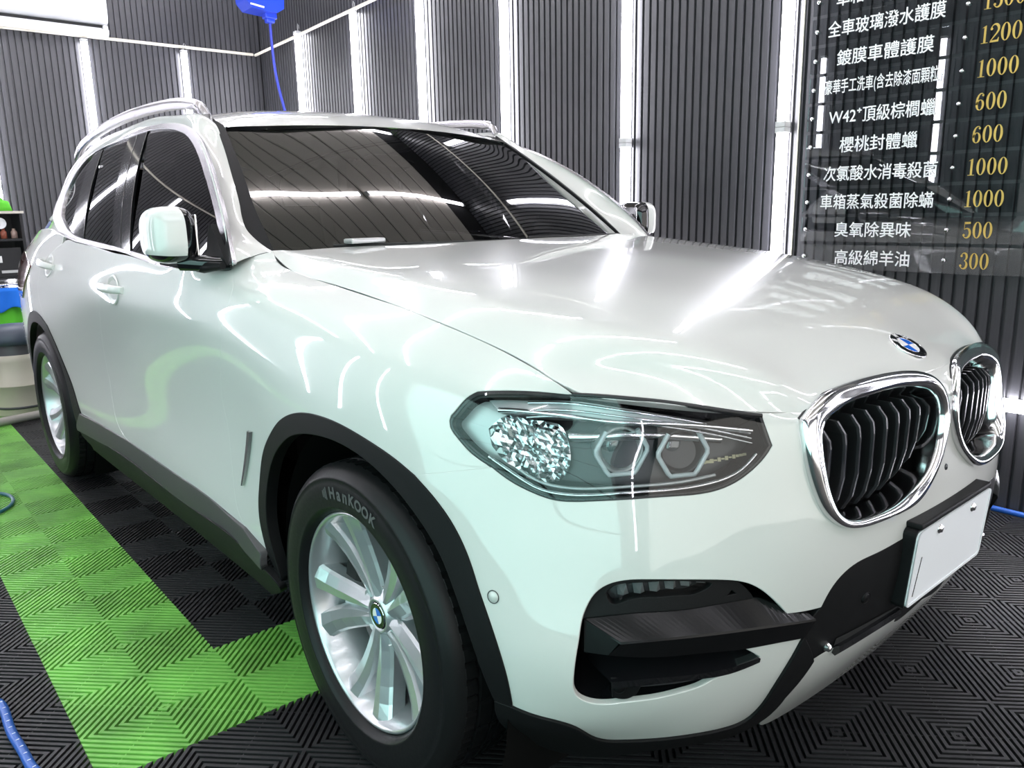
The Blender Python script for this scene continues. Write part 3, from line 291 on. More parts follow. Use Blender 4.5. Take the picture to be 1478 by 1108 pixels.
# ------------------------------------------------------------------ trimmed panels on the skins
def _resamp(seg, ds):
    P = np.array(seg, float)
    if len(P) > 2:
        keep = [0]+[i for i in range(1, len(P)) if np.linalg.norm(P[i]-P[i-1]) > 1e-4]; P = P[keep]
    L = np.concatenate([[0], np.cumsum(np.linalg.norm(np.diff(P, axis=0), axis=1))])
    n = max(1, int(math.ceil(L[-1]/ds))); t = np.linspace(0, L[-1], n+1)
    if len(P) == 2: return P[0]+(P[1]-P[0])*(t/L[-1])[:, None]
    M_ = _sp_mat(L); wgt, _ = _basis(L, M_, t); return wgt @ P
def uvloop(segs, ds=.012):
    out = []
    for s in segs:
        r = _resamp(s, ds)
        if out and np.linalg.norm(out[-1]-r[0]) < 3e-3: r = r[1:]
        out += list(r)
    out = np.array(out)
    if np.linalg.norm(out[0]-out[-1]) < 3e-3: out = out[:-1]
    return out
def area2(p): x, y = p[:, 0], p[:, 1]; return .5*np.sum(x*np.roll(y, -1)-np.roll(x, -1)*y)
def inside(poly, q):
    x, y = q[:, 0], q[:, 1]; c = np.zeros(len(q), bool); n = len(poly)
    for i in range(n):
        x1, y1 = poly[i]; x2, y2 = poly[(i+1) % n]
        if y1 == y2: continue
        k = ((y1 > y) != (y2 > y)) & (x < (x2-x1)*(y-y1)/(y2-y1)+x1); c ^= k
    return c
def dist_poly(poly, q):
    d = np.full(len(q), 1e9); n = len(poly)
    for i in range(n):
        a = poly[i]; b = poly[(i+1) % n]; ab = b-a; t = np.clip(((q-a) @ ab)/(ab @ ab+1e-12), 0, 1); d = np.minimum(d, np.hypot(*(q-a-t[:, None]*ab).T))
    return d
def inset(poly, g):
    """shrink a closed CCW uv loop by g metres (keeps points on u=0)"""
    n = len(poly); out = poly.copy()
    for i in range(n):
        a, b, c = poly[i-1], poly[i], poly[(i+1) % n]
        d1 = b-a; d2 = c-b; d1 = d1/(np.linalg.norm(d1)+1e-12); d2 = d2/(np.linalg.norm(d2)+1e-12)
        n1 = np.array([-d1[1], d1[0]]); n2 = np.array([-d2[1], d2[0]]); m = n1+n2; k = m @ m
        if k < .3: m = n1; k = 1
        out[i] = b+m*(2*g/k if k > 1e-6 else g)*.5*(2 if False else 1)
        if abs(b[0]) < 1e-6 and SYM0: out[i][0] = 0
    return out
SYM0 = True
def cdt(outer, holes, h):
    lo = outer.min(0); hi = outer.max(0)
    xs = np.arange(lo[0]+h*.5, hi[0], h); ys = np.arange(lo[1]+h*.5, hi[1], h*.9)
    q = np.array([(x+(h*.5 if j % 2 else 0), y) for j, y in enumerate(ys) for x in xs]) if len(xs) and len(ys) else np.zeros((0, 2))
    if len(q):
        k = inside(outer, q)
        for hl in holes: k &= ~inside(hl, q)
        q = q[k]
    if len(q):
        d = dist_poly(outer, q)
        for hl in holes: d = np.minimum(d, dist_poly(hl, q))
        q = q[d > h*.45]
    pts = [Vector(p) for p in outer]; E_ = [(i, (i+1) % len(outer)) for i in range(len(outer))]
    for hl in holes:
        n = len(pts); pts += [Vector(p) for p in hl]; E_ += [(n+i, n+(i+1) % len(hl)) for i in range(len(hl))]
    pts += [Vector(p) for p in q]
    V, _, F, *_r = delaunay_2d_cdt(pts, E_, [], 0, 1e-7)
    V = np.array([tuple(v) for v in V]); F = np.array([f for f in F if len(f) == 3])
    c = V[F].mean(1); k = inside(outer, c)
    for hl in holes: k &= ~inside(hl, c)
    F = F[k]; A = V[F[:, 1]]-V[F[:, 0]]; Bq = V[F[:, 2]]-V[F[:, 0]]; s = A[:, 0]*Bq[:, 1]-A[:, 1]*Bq[:, 0]
    F = F[np.abs(s) > 1e-10]; s = s[np.abs(s) > 1e-10]; F[s < 0] = F[s < 0][:, ::-1]
    return V, F
def skin(S, loop, holes=(), off=0., depth=.012, h=.022, gap=0., rim=True, bow=None):
    """vertices, faces, normals of one trimmed panel on skin S"""
    loop = np.array(loop, float)
    if area2(loop) < 0: loop = loop[::-1]
    hs = []
    for hl in holes:
        hl = np.array(hl, float)
        if area2(hl) < 0: hl = hl[::-1]
        hs.append(hl)
    if gap: loop = inset(loop, gap); hs = [inset(hl, -gap) for hl in hs]
    V2, F = cdt(loop, hs, h); P, N = S.ev(V2[:, 0], V2[:, 1], True); N = N*S.sg
    if bow is not None: P = P+N*bow(V2)[:, None]
    P = P+N*off
    if S.sg < 0: F = F[:, ::-1]
    V = list(P); NN = list(N); FF = [tuple(f) for f in F]
    if rim:
        for lp, sgn in [(loop, 1)]+[(hl, -1) for hl in hs]:
            n = len(lp); Q, Nq = S.ev(lp[:, 0], lp[:, 1], True); Nq = Nq*S.sg
            if bow is not None: Q = Q+Nq*bow(lp)[:, None]
            d = np.roll(lp, -1, 0)-np.roll(lp, 1, 0); o = np.stack([d[:, 1], -d[:, 0]], 1); o /= np.linalg.norm(o, axis=1)[:, None]+1e-12
            Q2 = S.ev(lp[:, 0]+o[:, 0]*1e-3, lp[:, 1]+o[:, 1]*1e-3); R = S.ev(lp[:, 0], lp[:, 1]); R = (Q2-R)*1e3*sgn
            b = min(.0022, depth*.4)
            rings = [(Q+Nq*off, (Nq)), (Q+Nq*(off-b*.35)+R*b*.7, (Nq*.7+R*.7)), (Q+Nq*(off-b)+R*b, R), (Q+Nq*(off-depth)+R*b*.6, R)]
            base = len(V)
            for X_, n_ in rings: V += list(X_); NN += list(n_/(np.linalg.norm(n_, axis=1)[:, None]+1e-9))
            for k in range(len(rings)-1):
                for i in range(n):
                    j = (i+1) % n
                    if SYM0 and abs(lp[i][0]) < 1e-6 and abs(lp[j][0]) < 1e-6: continue
                    f = (base+k*n+i, base+k*n+j, base+(k+1)*n+j, base+(k+1)*n+i)
                    if (sgn > 0) == (S.sg > 0): f = f[::-1]
                    FF.append(f)
    return np.array(V), FF, np.array(NN)
def mirror(VFN):
    V, F, N = VFN; V = V*[1,-1,1]; N = N*[1,-1,1]; return V, [f[::-1] for f in F], N
def join(*L):
    V = []; F = []; N = []
    for v, f, n in L: k = len(V); V += list(v); F += [tuple(i+k for i in q) for q in f]; N += list(n)
    return np.array(V), F, np.array(N)
def place(VFN, name, mat, parent, label=None, label_m=None, sym=False, both=True):
    """sym: one mesh over both halves; both: a right-hand part and its left-hand twin"""
    if sym:
        o = mobj(name, *join(VFN, mirror(VFN))[:2], mat, parent, True, join(VFN, mirror(VFN))[2])
        if label: o['label'] = label
        return o, o
    R = mobj(name, VFN[0], VFN[1], mat, parent, True, VFN[2]); L = None
    if label: R['label'] = label
    if both:
        m = mirror(VFN); L = mobj(name, m[0], m[1], mat, parent, True, m[2])
        if label_m: L['label'] = label_m
    return R, L
def pair(mb, name, mat, parent, parent_m=None, mats=None):
    """a solid on the right side and its mirrored twin"""
    R = mb.build(name, mat, parent, mats); L = mb.flipy().build(name, mat, parent_m or parent, mats); return R, L
def uv_xz(S, x, z, lo=1.0, hi=4.4):
    U, V, X = S._gr if hasattr(S, '_gr') else S.grid(200, 50); S._gr = (U, V, X)
    m = (U > lo) & (U < hi); d = np.where(m, np.hypot(X[..., 0]-x, X[..., 2]-z), 9); k = d.argmin(); a = np.array([U.ravel()[k], V.ravel()[k]])
    for _ in range(12):
        p = S.ev(a[0], a[1])[0]; e = 1e-4; pu = S.ev(a[0]+e, a[1])[0]; pv = S.ev(a[0], a[1]+e)[0]
        J = np.array([[(pu-p)[0]/e, (pv-p)[0]/e], [(pu-p)[2]/e, (pv-p)[2]/e]]); st = np.linalg.solve(J, [x-p[0], z-p[2]]); a = a+np.clip(st, -.1, .1)
    return a
def onB(u, v, off=0.):
    P, N = B.ev(u, v, True); return Vector(P[0]+N[0]*B.sg*off), Vector(N[0]*B.sg)
def line3(S, uv, off=0., ds=.015):
    r = _resamp(uv, ds) if len(uv) > 1 else np.array(uv); P, N = S.ev(r[:, 0], r[:, 1], True); return [Vector(p) for p in P+N*S.sg*off]

SHUT3 = np.array(B.ev(*_resamp(DATA['fender'][0], .01).T))
def _shut_x(x):
    i = np.argsort(SHUT3[:, 0]); return [np.interp(x, SHUT3[i, 0], SHUT3[i, k]) for k in range(3)]
def _btop(y):
    us = np.linspace(0, .86, 400); P = B.ev(us, np.full(400, B.tv[-1])); k = np.argmin(abs(-P[:, 1]-y)); return P[k]
_t0 = [None,(.746,0,.954),(.64,0,1.003),(.48,0,1.055),(.28,0,1.096),(.05,0,1.124),(-.16,0,1.140),(-.32,0,1.151),(-.44,0,1.159)]
_t2 = [None,(.705,.315,.953),(.615,.34,1.003),(.46,.385,1.053),(.27,.42,1.089),(.02,.435,1.115),(-.21,.44,1.134),(-.38,.445,1.147),(-.51,.45,1.156)]
_t4 = [None,(.700,.485,.943),(.61,.545,.990),(.475,.600,1.030),(.25,.645,1.069),(0,.675,1.100),(-.26,.685,1.123),(-.44,.687,1.138),(-.61,.685,1.150)]
_t6 = [(x, *_shut_x(x)[1:]) for x in (.500,.468,.42,.33,.17,-.045,-.31,-.50,-.655)]
_t6 = [(x, -y, z) for x, y, z in _t6]
def _bt(y): p = _btop(y); return (p[0], -p[1], p[2])
_t0[0] = _bt(0); _t2[0] = _bt(.29); _t4[0] = _bt(.45)
_mean = lambda a, b, dz=0, k=.5: [tuple(np.array(p)*(1-k)+np.array(q)*k+np.array([0, 0, dz if i else 0])) for i, (p, q) in enumerate(zip(a, b))]
_t1 = _mean(_t0, _t2, .001); _t1[0] = _bt(.15)
_t3 = _mean(_t2, _t4, .002); _t3[0] = _bt(.37)
_t5 = _mean(_t4, _t6, .009, .55); _t5[-1] = tuple(np.array(_t5[-1])-[0, 0, .008]); _t5[-2] = tuple(np.array(_t5[-2])-[0, 0, .005]); _t5[0] = _bt(.63)
_t6[0] = _bt(.742)
HOOD = Surf([[(x, -y, z) for x, y, z in c] for c in (_t0,_t1,_t2,_t3,_t4,_t5,_t6)], sym=True); HOOD.sg = -1

# ================================================================== the car
car = empty('car', (-1.4, 0, 0)); tag(car, 'glossy white compact SUV with closed bonnet, silver five-spoke wheels and dark tinted windows', 'car')
CARP = car
def rel(): pass
car.location = (0, 0, 0)
D = DATA
def lp(k, ds=.012): return uvloop(D[k], ds)
# ---- painted skins
place(skin(B, lp('bumper', .01), gap=.0018, h=.02), 'front_bumper', PAINT, car, sym=True)
place(skin(B, lp('fender', .01), depth=.016, gap=.0024, h=.02), 'front_fender', PAINT, car)
place(skin(B, lp('front_door', .01), gap=.003, depth=.016, h=.025), 'front_door', PAINT, car)
ue, ve = HOOD.tu[-1], HOOD.tv[-1]
hood_lp = uvloop([[(0, 0), (ue, 0)], [(ue, 0), (ue, ve)], [(ue, ve), (0, ve)], [(0, ve), (0, 0)]], .012)
hl = skin(B, lp('hoodlip', .01), gap=.0018, h=.015)
hood_lp = uvloop([[(0, 0), (ue-.0048, 0)], [(ue-.0048, 0), (ue-.0048, ve)], [(ue-.0048, ve), (0, ve)], [(0, ve), (0, 0)]], .012)
hd = skin(HOOD, hood_lp, h=.022, gap=0.0, off=.0008)
place(join(hl, hd), 'bonnet', PAINT, car, sym=True)
def arc(a0, a1, r, cx=-2.864, cz=.348, n=24): return [tuple(uv_xz(B, cx+r*math.cos(math.radians(a)), cz+r*math.sin(math.radians(a)))) for a in np.linspace(a0, a1, n)]
RA = D['rarch'][0]                                    # traced front half of the rear arch, from rear-door foot upwards
ra_top = [tuple(D['rdoor'][3][0])]+arc(66, 188, .475)
rarch = RA[:-1]+ra_top
place(skin(B, uvloop(D['rdoor'], .01), gap=.003, depth=.016, h=.025), 'rear_door', PAINT, car)
T = float(B.tv[-1])
q_end = ra_top[-1]
U = lambda x, z: tuple(uv_xz(B, x, z, 1, 4.6))
top0 = D['rdoor'][4][0]
ql = [D['rdoor'][3][::-1], ra_top, [ra_top[-1], U(-3.40, .33)], [U(-3.40, .33), U(-3.42, .60), U(-3.45, .80)], [U(-3.45, .80), (4.62, .55)], [(4.62, .55), (4.50, .62), (4.36, .70)], [(4.36, .70), (4.6, .745), (4.9, .765)], [(4.9, .765), (4.9, T)], [(4.9, T), (4.4, T), (4.1, T), (3.9, T)], [(3.9, T), tuple(top0)]]
place(skin(B, uvloop(ql, .012), gap=.0018, h=.03), 'quarter_panel', PAINT, car)
umax = float(B.tu[-1])
place(skin(B, uvloop([[U(-3.42, .34), U(-3.42, .60), U(-3.45, .80)], [U(-3.45, .80), (4.62, .55)], [(4.62, .55), (5.2, .55), (umax, .55)], [(umax, .55), (umax, .16)], [(umax, .16), (5.0, .14), U(-3.42, .34)]], .02), gap=.002, h=.035), 'rear_bumper', PAINT, car)
place(skin(B, uvloop([[(4.62, .55), (4.50, .62), (4.36, .70)], [(4.36, .70), (4.6, .745), (4.9, .765)], [(4.9, .765), (5.25, .74)], [(5.25, .74), (5.3, .60)], [(5.3, .60), (4.62, .55)]], .015), gap=.002, off=.006, h=.02), 'tail_lamp', REDL, car, 'dark red wrap-around tail lamp', 'dark red wrap-around tail lamp')
place(skin(B, uvloop([[(4.9, .765), (5.25, .74)], [(5.25, .74), (5.3, .60)], [(5.3, .60), (5.3, .55), (umax, .55)], [(umax, .55), (umax, T)], [(umax, T), (5.3, T), (4.9, T)], [(4.9, T), (4.9, .765)]], .02), gap=.002, h=.04), 'tailgate', PAINT, car)
# rear screen
RS = Surf([[(-3.51-.004, y*.86, 1.57-abs(y)**2*.11), (-3.575, y*.93, 1.36-abs(y)**2*.06), (-3.62+abs(y)*.10, y, 1.285)] for y in (-.66, -.4, 0, .4, .66)]); RS.sg = 1
place(skin(RS, [(0, 0), (RS.tu[-1], 0), (RS.tu[-1], RS.tv[-1]), (0, RS.tv[-1])], h=.08), 'rear_screen', GLOSSB, car, both=False)

# ---- cant rail and A-pillar: loft between the window trim and the screen/roof edge
A0 = D['trimo'][0]; WS = D['wseam'][0]
ga = GLS.ev(*_resamp(A0, .01).T)
wa = WIN.ev(*_resamp(WS, .01).T)
Bc = [tuple(p) for p in wa]+[(-1.42,-.626,1.574),(-1.62,-.630,1.592),(-1.9,-.627,1.600),(-2.25,-.618,1.600),(-2.6,-.604,1.585),(-2.9,-.592,1.560),(-3.15,-.580,1.525),(-3.35,-.575,1.46),(-3.47,-.62,1.34),(-3.53,-.69,1.21),(-3.54,-.755,1.128)]
def arcpts(P, fr):
    P = np.array(P, float); L = np.concatenate([[0], np.cumsum(np.linalg.norm(np.diff(P, axis=0), axis=1))]); t = np.array(fr)*L[-1]
    return np.stack([np.interp(t, L, P[:, k]) for k in range(3)], 1)
# matched stations: (fraction on A, fraction on B)
LA = np.cumsum(np.r_[0, np.linalg.norm(np.diff(ga, axis=0), axis=1)]); LB = np.cumsum(np.r_[0, np.linalg.norm(np.diff(np.array(Bc), axis=0), axis=1)])
fA = lambda x: float(np.interp(-x, -ga[:, 0], LA/LA[-1])); _bx = np.array(Bc)[:, 0]; fB = lambda x: float(np.interp(-x, -_bx, LB/LB[-1]))
st = [(0, 0), (fA(-.72), fB(-.79)), (fA(-.85), fB(-.91)), (fA(-1.0), fB(-1.04)), (fA(-1.15), fB(-1.17)), (fA(-1.3), fB(-1.29)), (fA(-1.5), fB(-1.45)), (fA(-1.75), fB(-1.7)), (fA(-2.05), fB(-2.02)), (fA(-2.35), fB(-2.35)), (fA(-2.62), fB(-2.68)), (fA(-2.81), fB(-2.98)), (fA(-2.90), fB(-3.2)), (fA(-2.965), fB(-3.38)), (1, 1)]
pa = arcpts(ga, [a for a, b in st]); pb = arcpts(Bc, [b for a, b in st])
blg = [.004, .008, .012, .014, .016, .018, .020, .021, .021, .022, .024, .024, .022, .016, .010]
cols = []
for i in range(len(st)):
    a, b = Vector(pa[i]), Vector(pb[i]); t = Vector(pb[min(i+1, len(st)-1)])-Vector(pb[max(i-1, 0)]); n = t.cross(b-a).normalized()
    if n.y > 0: n = -n
    if n.y > -.05 and n.z < 0: n = -n
    k = blg[i]
    cols.append([a-n*.001, a.lerp(b, .2)+n*k*.75, a.lerp(b, .5)+n*k*1.15, a.lerp(b, .8)+n*k*.85, b])
CANT = Surf([[tuple(p) for p in c] for c in cols]); P_, N_ = CANT.ev(1.0, .05, True); CANT.sg = 1 if (N_[0][1] < 0) else -1
cu, cv = CANT.tu[-1], CANT.tv[-1]
place(skin(CANT, uvloop([[(0, 0), (cu, 0)], [(cu, 0), (cu, cv)], [(cu, cv), (0, cv)], [(0, cv), (0, 0)]], .02), h=.02, depth=.01), 'roof_pillar', PAINT, car)
# D-pillar foot: quarter between window tail and body shoulder
g2 = GLS.ev(*_resamp(D['trimo'][1][:5], .02).T)
nf = 24; fa = arcpts(g2, np.linspace(0, 1, nf))
bt = B.ev(np.linspace(float(B.tu[np.argmin(abs(B.G[:, -1, 0]+3.54)+(B.G[:, -1, 1] > -.5))])+.0, D['rdoor'][4][1][0], nf), np.full(nf, T-.001)); 
G_ = []
for i in range(nf):
    a, b = Vector(fa[i]), Vector(bt[i])
    G_.append([tuple(a.lerp(b, t)+Vector((0, -1, .15))*.018*4*t*(1-t)*.6) for t in (0, .2, .5, .8, 1)])
mb = MB(); mb.grid(G_, True); pair(mb, 'quarter_panel_top', PAINT, car)
# ---- roof
ru, rv = ROOF.tu[-1], ROOF.tv[-1]
place(skin(ROOF, uvloop([[(0.0, 0), (ru, 0)], [(ru, 0), (ru, rv)], [(ru, rv), (0.0, rv)], [(0.0, rv), (0.0, 0)]], .03), h=.035, depth=.01), 'roof', PAINT, car, both=False)
# ditch between roof and pillar, closed by dark strip
mb = MB(); re_ = ROOF.ev(np.linspace(0, ru, 40), np.zeros(40)); cb = CANT.ev(np.linspace(CANT.tu[5], cu*.93, 40), np.full(40, cv))
mb.grid([[tuple(a), tuple((a+b)/2-np.array([0, 0, .012])), tuple(b)] for a, b in zip(re_, cb)]); pair(mb, 'roof_ditch', RUBBERG, car)

# ---- windscreen: whole sheet, with the black side mouldings on top
wu, wv = WIN.tu[-1], WIN.tv[-1]
WS_ = _resamp(D['wseam'][0], .02); WG_ = _resamp(D['wglass'][0], .02)
cen = wu/2
def wmir(p): return [(wu-u, v) for u, v in p]
top_v = .812
gl = uvloop([[(WG_[0][0], .062), (cen, .066), (wu-WG_[0][0], .062)], wmir(D['wglass'][0]), [(wu-D['wglass'][0][-1][0], D['wglass'][0][-1][1]), (cen, top_v), tuple(D['wglass'][0][-1])], D['wglass'][0][::-1]], .02)
SYM0 = False
place(skin(WIN, gl, h=.05, off=-.004, depth=.006), 'windscreen', SCREEN, car, 'dark tinted windscreen glass', both=False)
msk = uvloop([D['wseam'][0], [tuple(D['wseam'][0][-1]), (D['wglass'][0][-1][0], .83)], [(D['wglass'][0][-1][0], .83), *D['wglass'][0][::-1]]], .012)
mR = skin(WIN, msk, h=.02, off=.002, depth=.01); place(mR, 'screen_moulding', PLAST, car)
# black frit band inside the lower edge, cowl
fr = MB(); fr.grid([[tuple(p) for p in WIN.ev([u]*4, [.02, .045, .062, .085])-np.array([0, 0, .006])] for u in np.linspace(.06, wu-.06, 30)]); fr.build('cowl_panel', MATTB, car)
# ---- side glass and bright trim
to, ti = uvloop(D['trimo'], .012), uvloop(D['trimi'], .012)
place(skin(GLS, to, [ti], off=.0045, depth=.012, h=.015), 'window_trim', SATIN, car, 'brushed bright window surround', 'brushed bright window surround')
place(skin(GLS, uvloop(D['gfront'], .02), off=-.004, h=.05, depth=.003), 'front_door_glass', SIDEG, car)
place(skin(GLS, uvloop(D['grear'], .02), off=-.004, h=.05, depth=.003), 'rear_door_glass', SIDEG, car)
place(skin(GLS, uvloop(D['gquarter'], .02), off=-.004, h=.05, depth=.003), 'quarter_glass', SIDEG, car)
# B pillar and rear divider: gloss black panels
bp = uvloop([[tuple(D['gfront'][0][0]), tuple(D['gfront'][0][-1])], [tuple(D['gfront'][0][-1]), tuple(D['grear'][2][0])], [tuple(D['grear'][2][0]), tuple(D['grear'][2][-1])], [tuple(D['grear'][2][-1]), tuple(D['gfront'][0][0])]], .02)
c_ = bp.mean(0); mid = lambda a, b, t: tuple(np.array(a)*(1-t)+np.array(b)*t)
ft, fb, rb, rt = D['gfront'][0][0], D['gfront'][0][-1], D['grear'][2][0], D['grear'][2][-1]
place(skin(GLS, uvloop([[ft, fb], [fb, mid(fb, rb, .47)], [mid(fb, rb, .47), mid(ft, rt, .47)], [mid(ft, rt, .47), ft]], .03), off=.001, h=.03, depth=.01), 'pillar_cover', GLOSSB, car)
place(skin(GLS, uvloop([[mid(ft, rt, .53), mid(fb, rb, .53)], [mid(fb, rb, .53), rb], [rb, rt], [rt, mid(ft, rt, .53)]], .03), off=.001, h=.03, depth=.01), 'pillar_cover', GLOSSB, car)
g1t, g1b, g2t, g2b = D['grear'][0][0], D['grear'][0][-1], D['gquarter'][0][0], D['gquarter'][0][-1]
place(skin(GLS, uvloop([[g1t, g1b], [g1b, g2b], [g2b, g2t], [g2t, g1t]], .03), off=.000, h=.03, depth=.01), 'window_divider', GLOSSB, car)
SYM0 = True
# ---- dark liner under shut lines (seen only through the gaps)
def seam(uv, name='seam_backing', w=.014, off=-.009):
    r = _resamp(uv, .02); d = np.gradient(r, axis=0); d /= np.linalg.norm(d, axis=1)[:, None]+1e-9; n = np.stack([-d[:, 1], d[:, 0]], 1)
    rows = []
    for k in (-w, w): P, N = B.ev(r[:, 0]+n[:, 0]*k, r[:, 1]+n[:, 1]*k, True); rows.append(P+N*B.sg*off)
    mb = MB(); mb.grid([[tuple(a), tuple(b)] for a, b in zip(*rows)]); return mb
for q_ in [D[k][i] for k, i in (('fender', 0), ('front_door', 0), ('front_door', 2), ('bumper', 0), ('bumper', 3))]+[D['rdoor'][3], [(0.0, D['hoodlip'][2][-1][1]), *D['hoodlip'][2][::-1][1:]]]: pair(seam(q_), 'seam_backing', MATTB, car)
# ---- body-colour-free lower trim: arch, sill, corner strip
AO = D['archout']; AI = D['archin'][0]
ao = uvloop([AO[0], AO[1]], .012)
arch_loop = uvloop([AO[0], AO[1], [tuple(AO[1][-1]), tuple(AI[-1])], AI[::-1], [tuple(AI[0]), tuple(AO[0][0])]], .012)
SYM0 = False
aw = skin(B, arch_loop, off=.004, depth=.03, h=.015); place(aw, 'wheel_arch_trim', PLAST, car)
s_top = D['sillup']; s_mid = D['sillmid'][0]
place(skin(B, uvloop([s_top[0], s_top[1], s_top[2], [tuple(s_top[2][-1]), tuple(s_mid[-1])], s_mid[::-1], [tuple(s_mid[0]), tuple(s_top[0][0])]], .015), off=.004, depth=.02, h=.02, bow=lambda q: np.clip((.185-q[:, 1])/.06, 0, 1)*.026), 'sill_trim', SILL_LIT, car)
place(skin(B, uvloop([s_mid, [tuple(s_mid[-1]), (s_mid[-1][0]+.02, .0)], [(s_mid[-1][0]+.02, .0), (3.0, 0), (1.95, 0)], [(1.95, 0), tuple(AI[-1]), tuple(s_mid[0])]], .015), off=.003, depth=.02, h=.02, bow=lambda q: np.clip((q[:, 1]-.02)/.10, 0, 1)*.024), 'sill_foot', PLAST, car)
# rear arch ring
ro = [tuple(p) for p in D['rarch'][0]]+arc(66, 186, .475)[0:]
ri = [U(-2.864+.425*math.cos(math.radians(a)), max(.26, .348+.425*math.sin(math.radians(a)))) for a in np.linspace(-8, 186, 34)]
place(skin(B, uvloop([D['rarch'][0], [tuple(D['rarch'][0][-1])]+arc(68, 186, .475), [arc(186, 187, .475)[0], ri[-1]], ri[::-1], [ri[0], (D['rarch'][0][0][0]+.01, .02)], [(D['rarch'][0][0][0]+.01, .02), tuple(D['rarch'][0][0])]], .012), off=.004, depth=.03, h=.018), 'wheel_arch_trim', PLAST, car)
place(skin(B, uvloop([D['strip'][0], D['strip'][1], D['strip'][2], [tuple(D['strip'][2][-1]), (1.012, .03), (.955, -.05)], [(.955, -.05), (.85, -.065)], [(.85, -.065), (.7458, -.04), (.6734, .0071), (.5741, .0288), (.4805, .0244), (.4389, .0471), (.4312, .1162)], D['strip'][6], D['strip'][7]], .012), off=.006, depth=.025, h=.014), 'bumper_corner_trim', PLAST, car, 'textured black bumper corner trim', 'textured black bumper corner trim')
SYM0 = True
place(skin(B, uvloop(D['centre'], .012), off=.001, depth=.02, h=.018), 'lower_grille_frame', PLAST, car, sym=True)
place(skin(B, uvloop(D['lip'], .012), off=.0, depth=.02, h=.018), 'front_lip', PAINT, car, sym=True)
# lower slot in the frame with its gloss bar
def surf_strip(rows, ds=.015):
    """loft through rows of (uv polyline, offset): list of [(pts), off]"""
    R = []
    n = 40
    for uv, off in rows:
        r = _resamp(uv, .004); t = np.linspace(0, len(r)-1, n); q = np.stack([np.interp(t, np.arange(len(r)), r[:, k]) for k in (0, 1)], 1)
        P, N = B.ev(q[:, 0], q[:, 1], True); R.append(P+N*B.sg*off)
    return [[tuple(R[j][i]) for j in range(len(R))] for i in range(n)]
def loft(rows, smooth=False, ends=True):
    G_ = surf_strip(rows); mb = MB(); mb.grid(G_, smooth)
    if ends: mb.add(G_[0], [tuple(range(len(rows)))]); mb.add(G_[-1], [tuple(range(len(rows)))[::-1]])
    return mb
sl = D['slotB'][0]; dn = lambda uv, d: [(u, v+d) for u, v in uv]
sb = loft([(dn(sl, .012), -.03), (dn(sl, .012), .010), (dn(sl, 0), .014), (dn(sl, -.012), .008), (dn(sl, -.012), -.03)])
pair(sb, 'lower_slot_bar', GLOSSB, car)
sc = [(.36, .222), (.25, .226), (.12, .222)]
pair(loft([(dn(sc, .016), .003), (dn(sc, 0), .0035), (dn(sc, -.002), .003)]), 'lower_slot', MATTB, car)
p, n = onB(*D['eye'][0][0], .002); mb = MB(); mb.lathe([(0, .010), (.006, .008), (.009, 0), (.009, -.01)], frame(p, n), 20); pair(mb, 'clear_sensor_cap', CRYST, car)
# wheel wells and underbody
def well(cx, sx):
    mb = MB(); r = .452; n = 28; rows = []
    for k in range(n+1):
        a = math.radians(-38+256*k/n); rows.append([(cx+r*math.cos(a), y, .355+r*math.sin(a)) for y in (-.865, -.80, -.60)])
    mb.grid(rows); mb.add([(cx+r*math.cos(math.radians(-38+256*k/n)), -.60, .355+r*math.sin(math.radians(-38+256*k/n))) for k in range(n+1)], [tuple(range(n+1))]); return mb
pair(well(0, 1), 'wheel_well', VOID, car); pair(well(-2.864, 1), 'wheel_well', VOID, car)
mb = MB(); mb.box((-1.43, 0, .40), (1.95, 1.70, .26), bev=.05); mb.box((-1.45, 0, .38), (4.2, 1.15, .22), bev=.05); mb.build('underbody', VOID, car)
# cabin: dashboard, seats, headliner seen darkly through the tint
mb = MB(); mb.box((-1.0, 0, .98), (.5, 1.44, .22), bev=.08); mb.box((-1.9, 0, .72), (2.6, 1.5, .36), bev=.05)
for y in (-.38, .38):
    mb.box((-1.95, y, 1.05), (.14, .5, .62), Matrix.Rotation(-.25, 3, 'Y'), .06); mb.box((-2.03, y, 1.42), (.1, .26, .17), bev=.04)
mb.box((-2.85, 0, 1.02), (.14, 1.25, .55), bev=.05); mb.build('cabin_interior', CABIN, car)
mb = MB(); mb.tube([(-1.24-.0, y, 1.43+.0) for y in (-.13, -.06, .0, .06, .13)], [.012, .034, .036, .034, .012], 12); mb.build('rear_view_mirror', GLOSSB, car)

